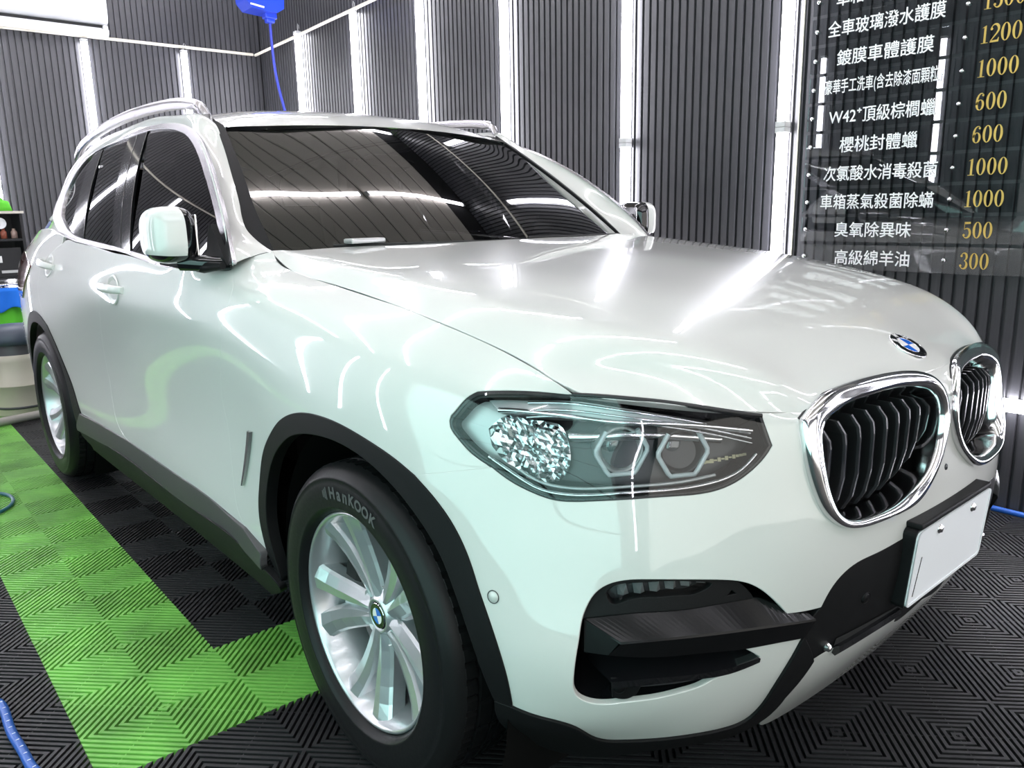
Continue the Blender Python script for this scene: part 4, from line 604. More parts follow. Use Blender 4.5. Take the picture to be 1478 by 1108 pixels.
# ---- wheels: everything modelled with the axle along local +z (outboard), then stood up
def tire():
    mb = MB(); I4 = Matrix.Identity(4)
    prof = [(.244, .070), (.2485, .084), (.2510, .096), (.2555, .106), (.262, .1125), (.264, .1142), (.267, .1138), (.275, .1150), (.300, .1162), (.318, .1145), (.327, .1120), (.329, .1132), (.333, .1100), (.344, .1035), (.3510, .0950), (.3560, .0860), (.3585, .0790)]
    mb.lathe(prof, I4, 120); mb.lathe([(r, -h) for r, h in prof[::-1]], I4, 120)
    tread = []
    for a, b in ((.079, .052), (.046, .013), (.008, -.008), (.013-.026, -.046), (-.052, -.079)):
        tread += [(.3525 if abs(a) < .078 else .3585, a), (.3612-abs(a)*.025, a-.0012*1), (.3612-abs(b)*.025, b+.0012), (.3525 if abs(b) < .078 else .3585, b)]
    n = 320; V = []; F = []; m = len(tread)
    for k in range(n):
        for i, (r, h) in enumerate(tread):
            rr = r
            if (k % 5 == 0) and r > .3535 and abs(h) > .050: rr = r-.0055
            if (k % 10 == 3) and r > .3535 and abs(h) < .047: rr = r-.003
            a = 2*PI*k/n+.035*abs(h)/.08; V.append((rr*math.cos(a), rr*math.sin(a), h))
    for k in range(n):
        j = (k+1) % n; F += [(k*m+i, j*m+i, j*m+i+1, k*m+i+1) for i in range(m-1)]
    mb.add(V, F, False)
    return mb
def rim_mesh():
    mb = MB(); I4 = Matrix.Identity(4)
    mb.lathe([(.2495, .080), (.2500, .0925), (.2470, .0965), (.2425, .0955), (.2390, .090), (.2340, .079), (.2270, .060), (.2200, .030), (.2120, -.02), (.2150, -.080), (.2300, -.090)], I4, 96)
    # hub
    mb.lathe([(.0, .052), (.034, .052), (.036, .056), (.040, .054), (.046, .046), (.066, .040), (.078, .028), (.082, .005)], I4, 60)
    for s in range(5):
        a0 = 2*PI*s/5
        def pt(r, t, h): a = a0+t/r; return (r*math.cos(a), r*math.sin(a), h)
        for sg in (-1, 1):
            # arm: inner shoulder by the valley, ridge, outer flank
            st = [(.044, .002, .012, .036, .052), (.085, .003, .019, .048, .054), (.125, .006, .027, .057, .059), (.165, .011, .036, .067, .066), (.203, .021, .048, .080, .075), (.230, .029, .060, .094, .084), (.243, .032, .064, .101, .088)]
            G_ = []
            for r, ti_, tr, to_, h in st:
                rr = lambda t: math.sqrt(max(r*r-t*t*.0, 0))
                G_.append([pt(r, sg*max(0., ti_-.004), h-.040), pt(r, sg*ti_, h-.012), pt(r, sg*(ti_+.003), h-.003), pt(r, sg*tr, h), pt(r, sg*(to_-.006), h-.009), pt(r, sg*to_, h-.016), pt(r, sg*(to_-.003), h-.052)])
            if sg < 0: G_ = [g[::-1] for g in G_]
            mb.grid(G_, False)
        # valley floor joining both arms near the hub and the rim bridge
        G_ = [[pt(r, -t, h), pt(r, 0, h-.004), pt(r, t, h)] for r, t, h in ((.05, .006, .040), (.085, .008, .040), (.125, .011, .041), (.165, .016, .040), (.195, .022, .034), (.203, .024, .0))]
        mb.grid(G_, False)
    return mb
def lug(s):
    mb = MB(); a = 2*PI*(s+.5)/5; Mx = Matrix.Translation((.056*math.cos(a), .056*math.sin(a), 0)); mb.lathe([(.0, .034), (.009, .034), (.011, .022), (.014, .020), (.0145, .044), (.0165, .046)], Mx, 14); return mb
def brake():
    mb = MB(); mb.lathe([(.06, .012), (.165, .012), (.165, -.016), (.06, -.016)], Matrix.Identity(4), 64); mb.lathe([(.0, .022), (.075, .020), (.08, .0)], Matrix.Identity(4), 40); return mb
def caliper():
    mb = MB(); G_ = []
    for k in range(9):
        a = math.radians(130+60*k/8); c, s_ = math.cos(a), math.sin(a)
        G_.append([(r*c, r*s_, h) for r, h in ((.118, -.03), (.118, .030), (.130, .036), (.172, .036), (.184, .028), (.184, -.03))])
    mb.grid(G_, False); mb.add(G_[0], [tuple(range(6))]); mb.add(G_[-1], [tuple(range(6))[::-1]]); return mb
def roundel(R, Mx, parent, lift=0.):
    """blue and white quartered roundel on a black ring with a silver rim; returns the ring object"""
    rot = Mx
    mb = MB(); mb.lathe([(R*1.0, -.002), (R*1.0, .001), (R*.975, .0022), (R*.95, .0016)], rot, 48); ring = mb.build('roundel', CHROME, parent)
    mb = MB(); mb.lathe([(R*.96, .0014), (R*.62, .0022), (R*.60, .0022)], rot, 48); mb.build('black_ring', GLOSSB, ring)
    mb = MB(); mb.lathe([(R*.62, .0021), (R*.605, .0030), (R*.585, .0022)], rot, 48); mb.build('silver_ring', CHROME, ring)
    for q, mt in enumerate((BLUE, WHITE, BLUE, WHITE)):
        mb = MB(); v = [rot @ Vector((0, 0, .0026))]+[rot @ Vector((R*.59*math.cos(PI/2*q+PI/2*k/8), R*.59*math.sin(PI/2*q+PI/2*k/8), .0022)) for k in range(9)]
        mb.add(v, [(0, k+1, k+2) for k in range(8)]); o = mb.build('quadrant', mt, ring); o['label'] = ('blue' if q % 2 == 0 else 'white')+' quadrant'
    return ring, rot
def roundel_letters(R, rot, ring, rotdeg=0):
    mb = MB()
    for ch, ang in (('B', 138), ('M', 90), ('W', 42)):
        v, f = text_mesh(ch, R*.40, R*.012); a = math.radians(ang+rotdeg); up = math.radians(ang-90+rotdeg)
        L = Matrix.Translation((R*.79*math.cos(a), R*.79*math.sin(a), .0026)) @ Matrix.Rotation(up, 4, 'Z')
        mb.add([rot @ (L @ p) for p in v], f)
    o = mb.build('ring_letters', WHITE, ring); o['label'] = 'three white letters on the black ring'
def sidewall_text(parent, ang0):
    mb = MB(); R = .2965
    items = [('H', .030), ('a', .026), ('n', .026), ('k', .025), ('o', .027), ('o', .027), ('k', .026)]
    a = ang0
    for ch, wd in items:
        if ch in 'H': v, f = text_mesh('H', .036, .0012)
        else: v, f = text_mesh({'a': 'a', 'n': 'n', 'k': 'K', 'o': 'O'}[ch], .040 if ch == 'n' or ch == 'a' else .034, .0012)
        aa = a-wd*1.05/2/R; a -= wd*1.05/R
        L = Matrix.Rotation(aa-PI/2, 4, 'Z') @ Matrix.Translation((0, R, .1172))
        mb.add([L @ p for p in v], f)
    # winged mark before the word
    for k in range(3):
        aa = ang0+(.012+.007*k)/R; L = Matrix.Rotation(aa-PI/2, 4, 'Z') @ Matrix.Translation((0, R, .1172)); h = .014-.003*k
        mb.add([L @ Vector(p) for p in ((-.0022, -h, 0), (.0022, -h, 0), (.0022, h, 0), (-.0022, h, 0))], [(0, 1, 2, 3)])
    o = mb.build('sidewall_lettering', LETTER, parent); o['label'] = 'raised grey lettering arched over the sidewall'
tire_me, rim_me, lug_me, brk_me, cal_me = tire(), rim_mesh(), [lug(s) for s in range(5)], brake(), caliper()
def wheel(x, y, side, rot, steer=0., text=None):
    """side -1: right-hand wheels (outboard is -y)"""
    base = Matrix.Translation((x, y, .3615)) @ Matrix.Rotation(steer, 4, 'Z') @ (Matrix.Rotation(PI/2, 4, 'X') if side < 0 else Matrix.Rotation(-PI/2, 4, 'X'))
    # axle frame: local z outboard, local y up for side<0
    Rw = base @ Matrix.Rotation(rot, 4, 'Z')
    def tr(mb, Mx): t = MB(); t.v = [tuple(Mx @ Vector(p)) for p in mb.v]; t.f = mb.f; t.sm = mb.sm; t.mi = mb.mi; return t
    r = tr(rim_me, Rw).build('wheel', RIM, car); r['label'] = 'silver five-spoke alloy wheel with tire'
    t = tr(tire_me, base).build('tire', RUBBER, r)
    
    for q in lug_me: tr(q, Rw).build('wheel_bolt', LAMPG, r)
    tr(brk_me, base).build('brake_disc', DISCM, r); sh_ = MB(); sh_.lathe([(0, -.022), (.196, -.022), (.200, -.030), (.19, -.034)], base, 48); sh_.build('dust_shield', VOID, r); 
    tr(cal_me, base).build('brake_caliper', MATTB, r)
    mb = MB(); mb.lathe([(0, .054), (.030, .0535), (.033, .051)], base, 40); cap = mb.build('centre_cap', GLOSSB, r)
    # centre badge pieces joined (third level only)
    mb = MB(); Rr = .030
    mats = [CHROME, GLOSSB, BLUE, WHITE]; I_ = base @ Matrix.Translation((0, 0, .0545))
    mb.cur = 0; mb.lathe([(Rr, 0), (Rr*.95, .001)], I_, 32); mb.cur = 1; mb.lathe([(Rr*.95, .0008), (Rr*.62, .0012)], I_, 32)
    rq = math.radians(20)
    for q in range(4):
        mb.cur = 2 if q % 2 == 0 else 3
        mb.add([I_ @ Vector((0, 0, .0016))]+[I_ @ Vector((Rr*.62*math.cos(rq+PI/2*q+PI/2*k/8), Rr*.62*math.sin(rq+PI/2*q+PI/2*k/8), .0013)) for k in range(9)], [(0, k+1, k+2) for k in range(8)])
    o = mb.build('cap_roundel', CHROME, r, mats); o['label'] = 'small blue and white roundel'
    if text is not None:
        tmp = sidewall_text(r, text); q = [o for o in r.children if o.name.startswith('sidewall')][0]; q.data.transform(base)
    return r
wheel(0, -.808, -1, math.radians(-98), 0.0, math.radians(104))
wheel(-2.864, -.828, -1, math.radians(-70), 0.0, math.radians(60))
wheel(0, .808, 1, 0.3); wheel(-2.864, .828, 1, 0.8)

# ---- headlamps
def uvc(k, i=0): return tuple(D[k][0][i])
hl_loop = uvloop(D['headlight'], .008)
if area2(hl_loop) < 0: hl_loop = hl_loop[::-1]
hin = inset(hl_loop, .011)
def lamp(side):
    def mk(mbv): return mbv if side < 0 else mbv.flipy()
    def put(vfn, nm, mat, par, lab=None):
        v = vfn if side < 0 else mirror(vfn); o = mobj(nm, v[0], v[1], mat, par, True, v[2])
        if lab: o['label'] = lab
        return o
    # bowl: floor set back, walls from the rim
    bowl = skin(B, hl_loop, off=-.004, depth=.10, h=.03, rim=True)
    n2 = len(bowl[0])
    fl_ = skin(B, inset(hl_loop, .012), off=-.095, rim=False, h=.03)
    # rim walls only
    V, F, N = bowl; keep = [f for f in F if len(f) == 4]
    house = put((V, keep, N), 'headlamp', LAMPB, car, 'clear-lensed headlamp with twin round projectors')
    put(fl_, 'lamp_floor', LAMPB, house)
    put(skin(B, hl_loop, [hin], off=-.001, depth=.012, h=.012), 'lamp_gasket', RUBBERG, house)
    put(skin(B, inset(hl_loop, .009), off=.0015, rim=False, h=.02), 'lamp_lens', LENS, house)
    # grey facing that fills the outer (rear) end and top eyebrow
    eye = uvloop([D['drlT'][0][:], [tuple(D['drlT'][0][-1]), tuple(D['drlM'][0][-1])], D['drlM'][0][::-1], [tuple(D['drlM'][0][0]), tuple(D['drlT'][0][0])]], .01)
    put(skin(B, eye, off=-.022, depth=.03, h=.015), 'light_blade', LAMPG, house)
    for k, (dv, r_) in enumerate(((.006, .0028), (-.010, .0022), (-.024, .002))):
        mb = MB(); mb.tube(line3(B, [(u, v+dv-.012) for u, v in D['drlT'][0][1:]], -.018), r_, 6); mk(mb).build('blade_rib', REFL, house)
    mb = MB(); mb.tube(line3(B, D['drlM'][0], -.016), .0045, 8); mk(mb).build('blade_edge', CHROME, house)
    mb = MB(); mb.tube(line3(B, D['botB'][0], -.014), .0035, 8); mk(mb).build('lower_bead', CHROME, house)
    mb = MB(); mb.tube(line3(B, [(u, v+.012) for u, v in D['botB'][0][1:-2]], -.022), .003, 8); mk(mb).build('lower_bead', LAMPG, house)
    # side face plate (outer end)
    oe = inset(hl_loop, .016); oe = np.array([(max(u, .925), v) for u, v in oe]); oe = oe[[i for i in range(len(oe)) if np.hypot(*(oe[i]-oe[i-1])) > 2e-3]]
    put(skin(B, oe, off=-.030, rim=False, h=.02, bow=lambda q: -np.clip((1.03-q[:, 0])/.1, 0, 1)**2*.045), 'side_marker_face', LAMPG, house)
    # faceted reflector bowl behind the outer projector
    rf = uvloop([D['refl'][0]+[D['refl'][0][0]]], .012); rf = rf.mean(0)+(rf-rf.mean(0))*1.12; V2, F2 = cdt(rf, [], .008); rnd = random.Random(5)
    P, N_ = B.ev(V2[:, 0], V2[:, 1], True); jit = np.array([rnd.uniform(-.004, .004) for _ in V2]); c_ = rf.mean(0)
    dd = np.hypot(V2[:, 0]-c_[0], V2[:, 1]-c_[1]); off = -.040+.3*dd**1.4+jit
    P = P+N_*B.sg*off[:, None]; mb = MB(); mb.add([tuple(p) for p in P], [tuple(f[::-1]) for f in F2]); mk(mb).build('reflector', REFL, house)
    # dark lower panel with amber printed code
    pd = uvloop([D['panelD'][0][:3], D['panelD'][0][2:5], D['panelD'][0][4:], [tuple(D['panelD'][0][-1]), tuple(D['panelD'][0][0])]], .01)
    put(skin(B, pd, off=-.060, depth=.02, h=.02), 'bezel_panel', LAMPB, house)
    mb = MB()
    for k in range(13):
        u0, v0 = .640-.0075*k, .668+.0012*k; w_ = .0030 if 3 < k < 11 else .0036; hh = .003 if k in (0,1,2,10,11,12) else (.0045 if k % 2 else .0018)
        P = B.ev(np.array([u0-w_, u0+w_, u0+w_, u0-w_]), np.array([v0-hh, v0-hh, v0+hh, v0+hh])); Nn = B.ev(u0, v0, True)[1][0]*B.sg; mb.add([tuple(p-Nn*.052) for p in P], [(0, 1, 2, 3)])
    o = mk(mb).build('printed_code', LAMPPRINT, house)
    band = [(.86, .742), (.78, .752), (.68, .748), (.60, .738)]
    sb_ = surf_strip([(band, -.040), ([(u, v-.008) for u, v in band], -.034), ([(u, v-.020) for u, v in band], -.044)]); mb = MB(); mb.grid(sb_, True); mk(mb).build('chrome_band', CHROME, house)
    # projectors
    fwd = Vector((.88, -.47, .02)).normalized()
    for q, (key, R) in enumerate((('proj1', .040), ('proj2', .039))):
        c, n = onB(*uvc(key), -.055); base = frame(c, fwd)
        mb = MB(); mb.lathe([(R*1.02, -.03), (R*1.06, .012), (R*1.02, .018), (R*.93, .016), (R*.88, .004), (R*.70, -.012), (R*.62, -.02)], base, 40); pr = mk(mb).build('projector', LAMPG if q == 0 else LAMPB, house)
        mb = MB(); mb.lathe([(R*.64*math.cos(a), -.018+R*.34*math.sin(a)) for a in np.linspace(0, PI/2-.01, 10)], base, 36); mk(mb).build('projector_lens', CRYST, pr if False else house)
        mb = MB(); mb.lathe([(R*.60, -.022), (R*.35, -.032), (.001, -.036)], base, 30); mk(mb).build('projector_core', REFL if q == 0 else LAMPB, house)
        # hexagonal light ring open at the top
        ring = []
        for k in range(31):
            a = math.radians(128+284*k/30); hexr = R*1.12/max(math.cos(((a+PI/6) % (PI/3))-PI/6), .85)*.97; ring.append(base @ Vector((hexr*math.sin(a)*-1*-1*0+hexr*math.cos(a), hexr*math.sin(a), .020)))
        ring = [base @ Vector((math.cos(math.radians(38+284*k/30+0))*R*1.10/max(math.cos(((math.radians(38+284*k/30)+PI/6) % (PI/3))-PI/6), .88)*.96, math.sin(math.radians(38+284*k/30))*R*1.10/max(math.cos(((math.radians(38+284*k/30)+PI/6) % (PI/3))-PI/6), .88)*.96, .020)) for k in range(31)]
        mb = MB(); mb.tube(ring, .0046, 8); mk(mb).build('light_ring', RINGM, house)
    return house
LAMPPRINT = new_mat('amber_print', (.55,.48,.30), .5)
lamp(-1); lamp(1)
# gasket strip between bonnet edge and lamp
mb = MB(); mb.tube(line3(B, D['hf_gask'][0], -.003), .0045, 8); pair(mb, 'bonnet_seal', RUBBERG, car)

# ---- kidneys
def matched(outer, inner, n=160):
    def rs(p, start):
        if area2(p) < 0: p = p[::-1]
        k = np.argmin(np.hypot(p[:, 0]-start[0], p[:, 1]-start[1])); p = np.roll(p, -k, 0); q = np.vstack([p, p[:1]]); L = np.r_[0, np.cumsum(np.hypot(*np.diff(q, axis=0).T))]; t = np.linspace(0, L[-1], n+1)[:-1]
        return np.stack([np.interp(t, L, q[:, i]) for i in (0, 1)], 1)
    return rs(outer, (outer[:, 0].max(), outer[:, 1].max()*.5+outer[:, 1].min()*.5)), rs(inner, (inner[:, 0].max(), inner[:, 1].max()*.5+inner[:, 1].min()*.5))
ko, ki = matched(uvloop(D['kidney'], .01), uvloop(D['kidney_in'], .01))
cin = ki.mean(0)
def kid_ring():
    rows = []
    for t, off in ((0, -.012), (0.0, .004), (.05, .011), (.16, .016), (.55, .015), (.85, .009), (.96, .003), (1.0, -.004), (1.0, -.03), (1.0, -.06)):
        q = ko*(1-t)+ki*t
        if t == 0 and off < 0: q = ko+(ko-cin)*.0
        P, N = B.ev(q[:, 0], q[:, 1], True); rows.append(P+N*B.sg*off)
    return [[tuple(rows[j][i]) for j in range(len(rows))] for i in range(len(ko))]
mb = MB(); mb.grid(kid_ring(), True, closed_u=True); kR, kL = pair(mb, 'kidney_grille', CHROME, car)
for k_ in (kR, kL): k_['label'] = 'chrome-framed kidney grille half with upright black slats'
P, N = B.ev(ki[:, 0], ki[:, 1], True)
bk = MB(); bk.add([tuple(p) for p in P+N*B.sg*-.085], [tuple(range(len(ki)))]); 
rowb = [[tuple(a), tuple(b)] for a, b in zip(P+N*B.sg*-.058, P+N*B.sg*-.085)]; bk.grid(rowb, True, closed_u=True); pair(bk, 'grille_back', VOID, kR, kL)
umin, umx = ki[:, 0].min(), ki[:, 0].max()
SLAT = new_mat('slat_black', (.012,.012,.013), .28, .2, .3)
SLATE = new_mat('slat_edge', (.055,.055,.06), .25, .5)
for k in range(9):
    u = umin+(umx-umin)*(k+.7)/9.35
    # vertical extent of the opening here
    vs = [ki[i, 1]+(u-ki[i, 0])*(ki[(i+1) % len(ki), 1]-ki[i, 1])/(ki[(i+1) % len(ki), 0]-ki[i, 0]+1e-12) for i in range(len(ki)) if (ki[i, 0]-u)*(ki[(i+1) % len(ki), 0]-u) <= 0]
    v0, v1 = min(vs)+.004, max(vs)-.004; hgt = v1-v0
    if hgt < .05: continue
    mb = MB(); ed = MB(); prof = [(0, -.05), (.12, -.030), (.32, -.016), (.62, -.008), (.72, -.008), (.86, -.020), (1, -.042)]; Ga = []; Ge = []
    for t, o in prof:
        P, N = B.ev(u, v0+hgt*t, True); p = P[0]; n = N[0]*B.sg; fwdv = np.array([1., 0, 0]); side = np.array([0, 1., 0])
        f = p+n*o; w_ = .0055
        Ga.append([tuple(f+side*w_*.5-fwdv*.055), tuple(f+side*w_*.5), tuple(f-side*w_*.5), tuple(f-side*w_*.5-fwdv*.055)])
        Ge.append([tuple(f+side*w_*.55-fwdv*.004), tuple(f+side*w_*.5+fwdv*.0012), tuple(f-side*w_*.5+fwdv*.0012), tuple(f-side*w_*.55-fwdv*.004)])
    mb.grid(Ga, False); ed.grid(Ge, False)
    r_, l_ = pair(mb, 'slat', SLAT, kR, kL); pair(ed, 'slat_edge', SLATE, kR, kL)
# hidden bead between bonnet and kidney tops
mb = MB(); mb.tube(line3(B, D['hoodlip'][1], -.002), .004, 8); pair(mb, 'bonnet_seal', RUBBERG, car)
# small sensor dot between the kidneys
p, n = onB(0, float(np.interp(.714, B.ev(np.zeros(50), np.linspace(.3, .8, 50))[:, 2], np.linspace(.3, .8, 50))), .0); mb = MB(); mb.lathe([(0, .002), (.006, .0018), (.0075, -.001)], frame(p, n), 20); mb.build('sensor_dot', LAMPB, car)

# ---- corner intake
def soff(key_or_uv, off): return (D[key_or_uv][0] if isinstance(key_or_uv, str) else key_or_uv, off)
hole = uvloop([D['bumper'][8], D['bumper'][9], D['bumper'][10], D['bumper'][11], [tuple(D['bumper'][11][-1]), tuple(D['bumper'][8][0])]], .01)
cav = skin(B, hole, off=-.002, depth=.11, h=.03); V, F, N = cav; keep = [f for f in F if len(f) == 4]
R_, L_ = place((V, keep, N), 'corner_intake', GLOSSB, car, 'black corner air intake with fog lamp', 'black corner air intake with fog lamp')
cb = skin(B, hole, off=-.11, rim=False, h=.03); place(cb, 'intake_back', VOID, R_, both=False); m_ = mirror(cb); mobj('intake_back', m_[0], m_[1], VOID, L_, True, m_[2])
CI = {-1: R_, 1: L_}
def both(mb, nm, mat, lab=None):
    a, b = pair(mb, nm, mat, R_, L_)
    if lab: a['label'] = lab; b['label'] = lab
def bothskin(vfn, nm, mat, lab=None):
    a = mobj(nm, vfn[0], vfn[1], mat, R_, True, vfn[2]); m = mirror(vfn); b = mobj(nm, m[0], m[1], mat, L_, True, m[2])
    if lab: a['label'] = lab; b['label'] = lab
# fog lamp bezel
I1 = D['bumper'][9][0] if False else D['bumper'][8]
INT = D['bumper'][9-1+1] if False else D['bumper'][8]
def find_seg(p):
    for s in D['bumper']:
        if len(s) > 15 and abs(s[4][1]-p) < 1: return s
SEG = [s for s in D['bumper'] if len(s) > 25][0]          # the long intake outline, clockwise from the inner top corner
i1 = 4; i2 = 12
fl1 = [tuple(p) for p in SEG[i1:i2+1]]
fog_uv = uvloop([fl1, [fl1[-1], tuple(D['fogbot'][0][0])], D['fogbot'][0], D['fogr'][0]], .008)
lampo = uvloop([D['foglamp'][0]+[D['foglamp'][0][0]]], .006); tri = uvloop([[tuple(D['fogtri'][0][0]), tuple(D['fogtri'][0][1])], [tuple(D['fogtri'][0][1]), tuple(D['fogtri'][0][2])], [tuple(D['fogtri'][0][2]), tuple(D['fogtri'][0][0])]], .006)
SYM0 = False
bothskin(skin(B, fog_uv, [lampo, tri], off=-.012, depth=.035, h=.012), 'fog_lamp_bezel', PLAST)
bothskin(skin(B, inset(lampo if area2(lampo) > 0 else lampo[::-1], .001), off=-.020, rim=False, h=.01), 'fog_lamp_lens', LENS)
bothskin(skin(B, inset(lampo if area2(lampo) > 0 else lampo[::-1], .0005), off=-.048, rim=False, h=.01), 'fog_lamp_floor', LAMPB)
bothskin(skin(B, inset(tri if area2(tri) > 0 else tri[::-1], .0), off=-.03, rim=False, h=.01), 'bezel_recess', VOID)
SYM0 = True
for k in range(6):
    u0 = .812-.030*k; v0 = .400+.0035*k; mb = MB(); P0, n0 = onB(u0, v0, -.040); P1, n1 = onB(u0-.020, v0+.002, -.040); P2, _n = onB(u0-.016, v0+.026, -.030); P3, _n = onB(u0+.002, v0+.024, -.046); P4, _n = onB(u0-.010, v0+.004, -.024)
    mb.add([P0, P1, P2, P3, P4], [(0, 1, 4), (1, 2, 4), (2, 3, 4), (3, 0, 4)]); both(mb, 'fog_lamp_facet', LAMPG)
# gloss bar reaching from the intake to the centre frame
bT, bB = D['barT'][0], D['barB2'][0]
bk_ = [tuple(p) for p in D['fogbot'][0]]+[(.50, .378), (.455, .345)]
bk_[-2:] = [(.52, .360), (.453, .330)]
mb = loft([(bk_, -.055), (bk_, -.016), (bT, .012), (dn(bT, -.004), .0135), (bB, .004), (bB, -.05)]); both(mb, 'intake_bar', INTB)
e0 = [onB(*bk_[0], -.05)[0], onB(*bk_[0], -.016)[0], onB(*bT[0], .012)[0], onB(*bB[0], .004)[0], onB(*bB[0], -.05)[0]]
w0 = [onB(*D['barL'][0][0], -.05)[0], onB(*D['barL'][0][0], -.012)[0], onB(*D['barL'][0][1], -.012)[0], onB(*D['barL'][0][1], -.05)[0]]
mb = MB(); mb.add([e0[1], e0[2], e0[3], e0[4], w0[1], w0[2], w0[3]], [(4, 0, 1), (4, 1, 2, 5), (5, 2, 3, 6)]); both(mb, 'intake_bar_end', INTB)
# second blade with round sensor, thin third blade
b2T, b2B = D['bl2T'][0], D['bl2B'][0]; b2k = D['bl2back'][0]
both(loft([(b2k, -.07), (b2T, .004), (b2B, .005), (dn(b2B, -.003), -.01), (dn(b2k, -.03), -.07)]), 'intake_blade', GLOSSB)
b3 = D['bl3'][0]; both(loft([(dn(b3, .002), -.06), (dn(b3, .003), -.006), (dn(b3, -.004), -.004), (dn(b3, -.006), -.06)]), 'intake_blade', SLATE)
sp = uvloop([[tuple(D['sensb'][0][0]), tuple(D['sensb'][0][1])], [tuple(D['sensb'][0][1]), tuple(D['sensb'][0][2])], D['sensb'][0][2:], [tuple(D['sensb'][0][-1]), tuple(D['sensb'][0][0])]], .006)
SYM0 = False
bothskin(skin(B, sp, off=-.002, depth=.06, h=.01), 'sensor_holder', PLAST)
SYM0 = True
def disc(uv, off, R, nm, mat, rec=.0):
    p, n = onB(*uv, off); mb = MB(); mb.lathe([(0, .003), (R*.80, .003), (R*.84, .001), (R*.90, .001), (R*.94, .0035), (R, .0025), (R*1.02, -.004)], frame(p, n), 32); return mb
both(disc(D['sens'][0][0], -.001, .011, '', None), 'parking_sensor', PLAST)
pair(disc(D['pdc'][0][0], -.002, .012, '', None), 'parking_sensor', PAINT, car)
pair(disc(D['pdc2'][0][0], .0, .012, '', None), 'parking_sensor', PLAST, car)
p, n = onB(*D['pdc'][0][0], .0); mb = MB(); Mx = frame(p, n); mb.tube([Mx @ Vector((.0115*math.cos(a), .0115*math.sin(a), .0008)) for a in np.linspace(0, 2*PI, 30)[:-1]], .0009, 5, closed=True); pair(mb, 'sensor_ring', LAMPB, car)
# ---- number plate on its bracket
Mp = frame((.872, 0, .5498), (1, 0, -.077), (0, 1, 0)) @ Matrix.Translation((0, 0, 0))
def rrect(w_, h_, r, n=6): return [(sx*(w_/2-r)+r*math.cos(a), sy*(h_/2-r)+r*math.sin(a)) for sx, sy, a0 in ((1, 1, 0), (-1, 1, PI/2), (-1, -1, PI), (1, -1, 1.5*PI)) for a in [a0+PI/2*k/n for k in range(n+1)]]
mb = MB(); mb.prism(rrect(.385, .168, .012), Mp, -.030, -.006); mb.build('plate_bracket', PLAST, car)
mb = MB(); mb.prism(rrect(.378, .162, .014), Mp, -.006, -.003); plate = mb.build('number_plate', PLATE, car); plate['label'] = 'blank white number plate'
mb = MB(); mb.prism(rrect(.378, .162, .014), Mp, -.0032, -.0022)
ro_ = rrect(.378, .162, .014); ri_ = rrect(.366, .150, .009); V = [Mp @ Vector((x, y, -.0015)) for x, y in ro_]+[Mp @ Vector((x, y, -.0015)) for x, y in ri_]+[Mp @ Vector((x, y, -.003)) for x, y in ri_]; n_ = len(ro_)
mb = MB(); mb.add(V, [(i, (i+1) % n_, n_+(i+1) % n_, n_+i) for i in range(n_)]+[(n_+i, n_+(i+1) % n_, 2*n_+(i+1) % n_, 2*n_+i) for i in range(n_)]); mb.build('plate_rim', PLATE, plate)
for x in (-.085, .085):
    mb = MB(); mb.lathe([(0, .004), (.006, .0035), (.008, .0), (.010, -.0005), (.010, -.003)], Mp @ Matrix.Translation((x, .062, 0)), 16); mb.build('plate_screw', CHROME, plate)
mb = MB(); mb.prism([(-.166, -.062), (-.1635, -.062), (-.1500, .020), (-.1525, .020)], Mp, -.003, -.0022); o = mb.build('plate_stroke', GLOSSB, plate); o['label'] = 'thin slanted black line left on the plate'
# top shelf of the bracket running back to the bumper
mb = MB(); mb.box((.852, 0, .640), (.05, .36, .012), bev=.004); mb.build('bracket_shelf', PLAST, car)
# ---- bonnet badge
uu = np.linspace(HOOD.tv[0], HOOD.tv[0]+.3, 200); PH = HOOD.ev(np.zeros(200), uu); k = np.argmin(abs(PH[:, 2]-.954)); P, N = HOOD.ev(0., uu[k], True); nn = N[0]*HOOD.sg
ring, Mr = roundel(.041, frame(Vector(P[0])+Vector(nn)*.002, nn, (0, 1, 0)), car); ring['label'] = 'round bonnet badge, blue and white quarters in a black lettered ring'
roundel_letters(.041, Mr, ring)

# ---- door handles in their cups
for key, nm in (('handF', 'door_handle'), ('handR', 'door_handle')):
    a, b = D[key][0]; u0, v0 = (a[0]+b[0])/2, (a[1]+b[1])/2; cu_ = D['cupF' if key == 'handF' else 'cupR'][0][0]
    G_ = []
    for k in range(13):
        t = k/12; u = u0+(t-.5)*.235; v = v0-.002; lift = .034*math.sin(PI*min(1, max(0, t)))**.45 if 0 < t < 1 else .0; hw = .0155*(1-.25*abs(2*t-1)**3)
        P, N = B.ev(u, v, True); p = Vector(P[0]); n = Vector(N[0]*B.sg); upv = Vector((0, 0, 1)); upv = (upv-n*upv.dot(n)).normalized(); c = p+n*(lift+.002); d = .009
        G_.append([c+upv*hw*math.cos(w)+n*d*math.sin(w) for w in np.linspace(0, 2*PI, 13)[:-1]])
    mb = MB(); mb.grid(G_, True, closed_v=True); mb.add(G_[0], [tuple(range(12))]); mb.add(G_[-1], [tuple(range(12))[::-1]]); pair(mb, nm, PAINT, car)
    # shallow dish: raised lip ring plus darker dish
    P, N = B.ev(cu_[0], cu_[1]-.003, True); Mx = frame(P[0], N[0]*B.sg, (1, 0, 0)) @ Matrix.Diagonal((1.25, 1, 1, 1))
    mb = MB(); mb.lathe([(.052, -.001), (.050, .0022), (.046, .0024), (.042, -.001), (.030, -.004)], Mx, 40); pair(mb, 'handle_cup', PAINT, car)
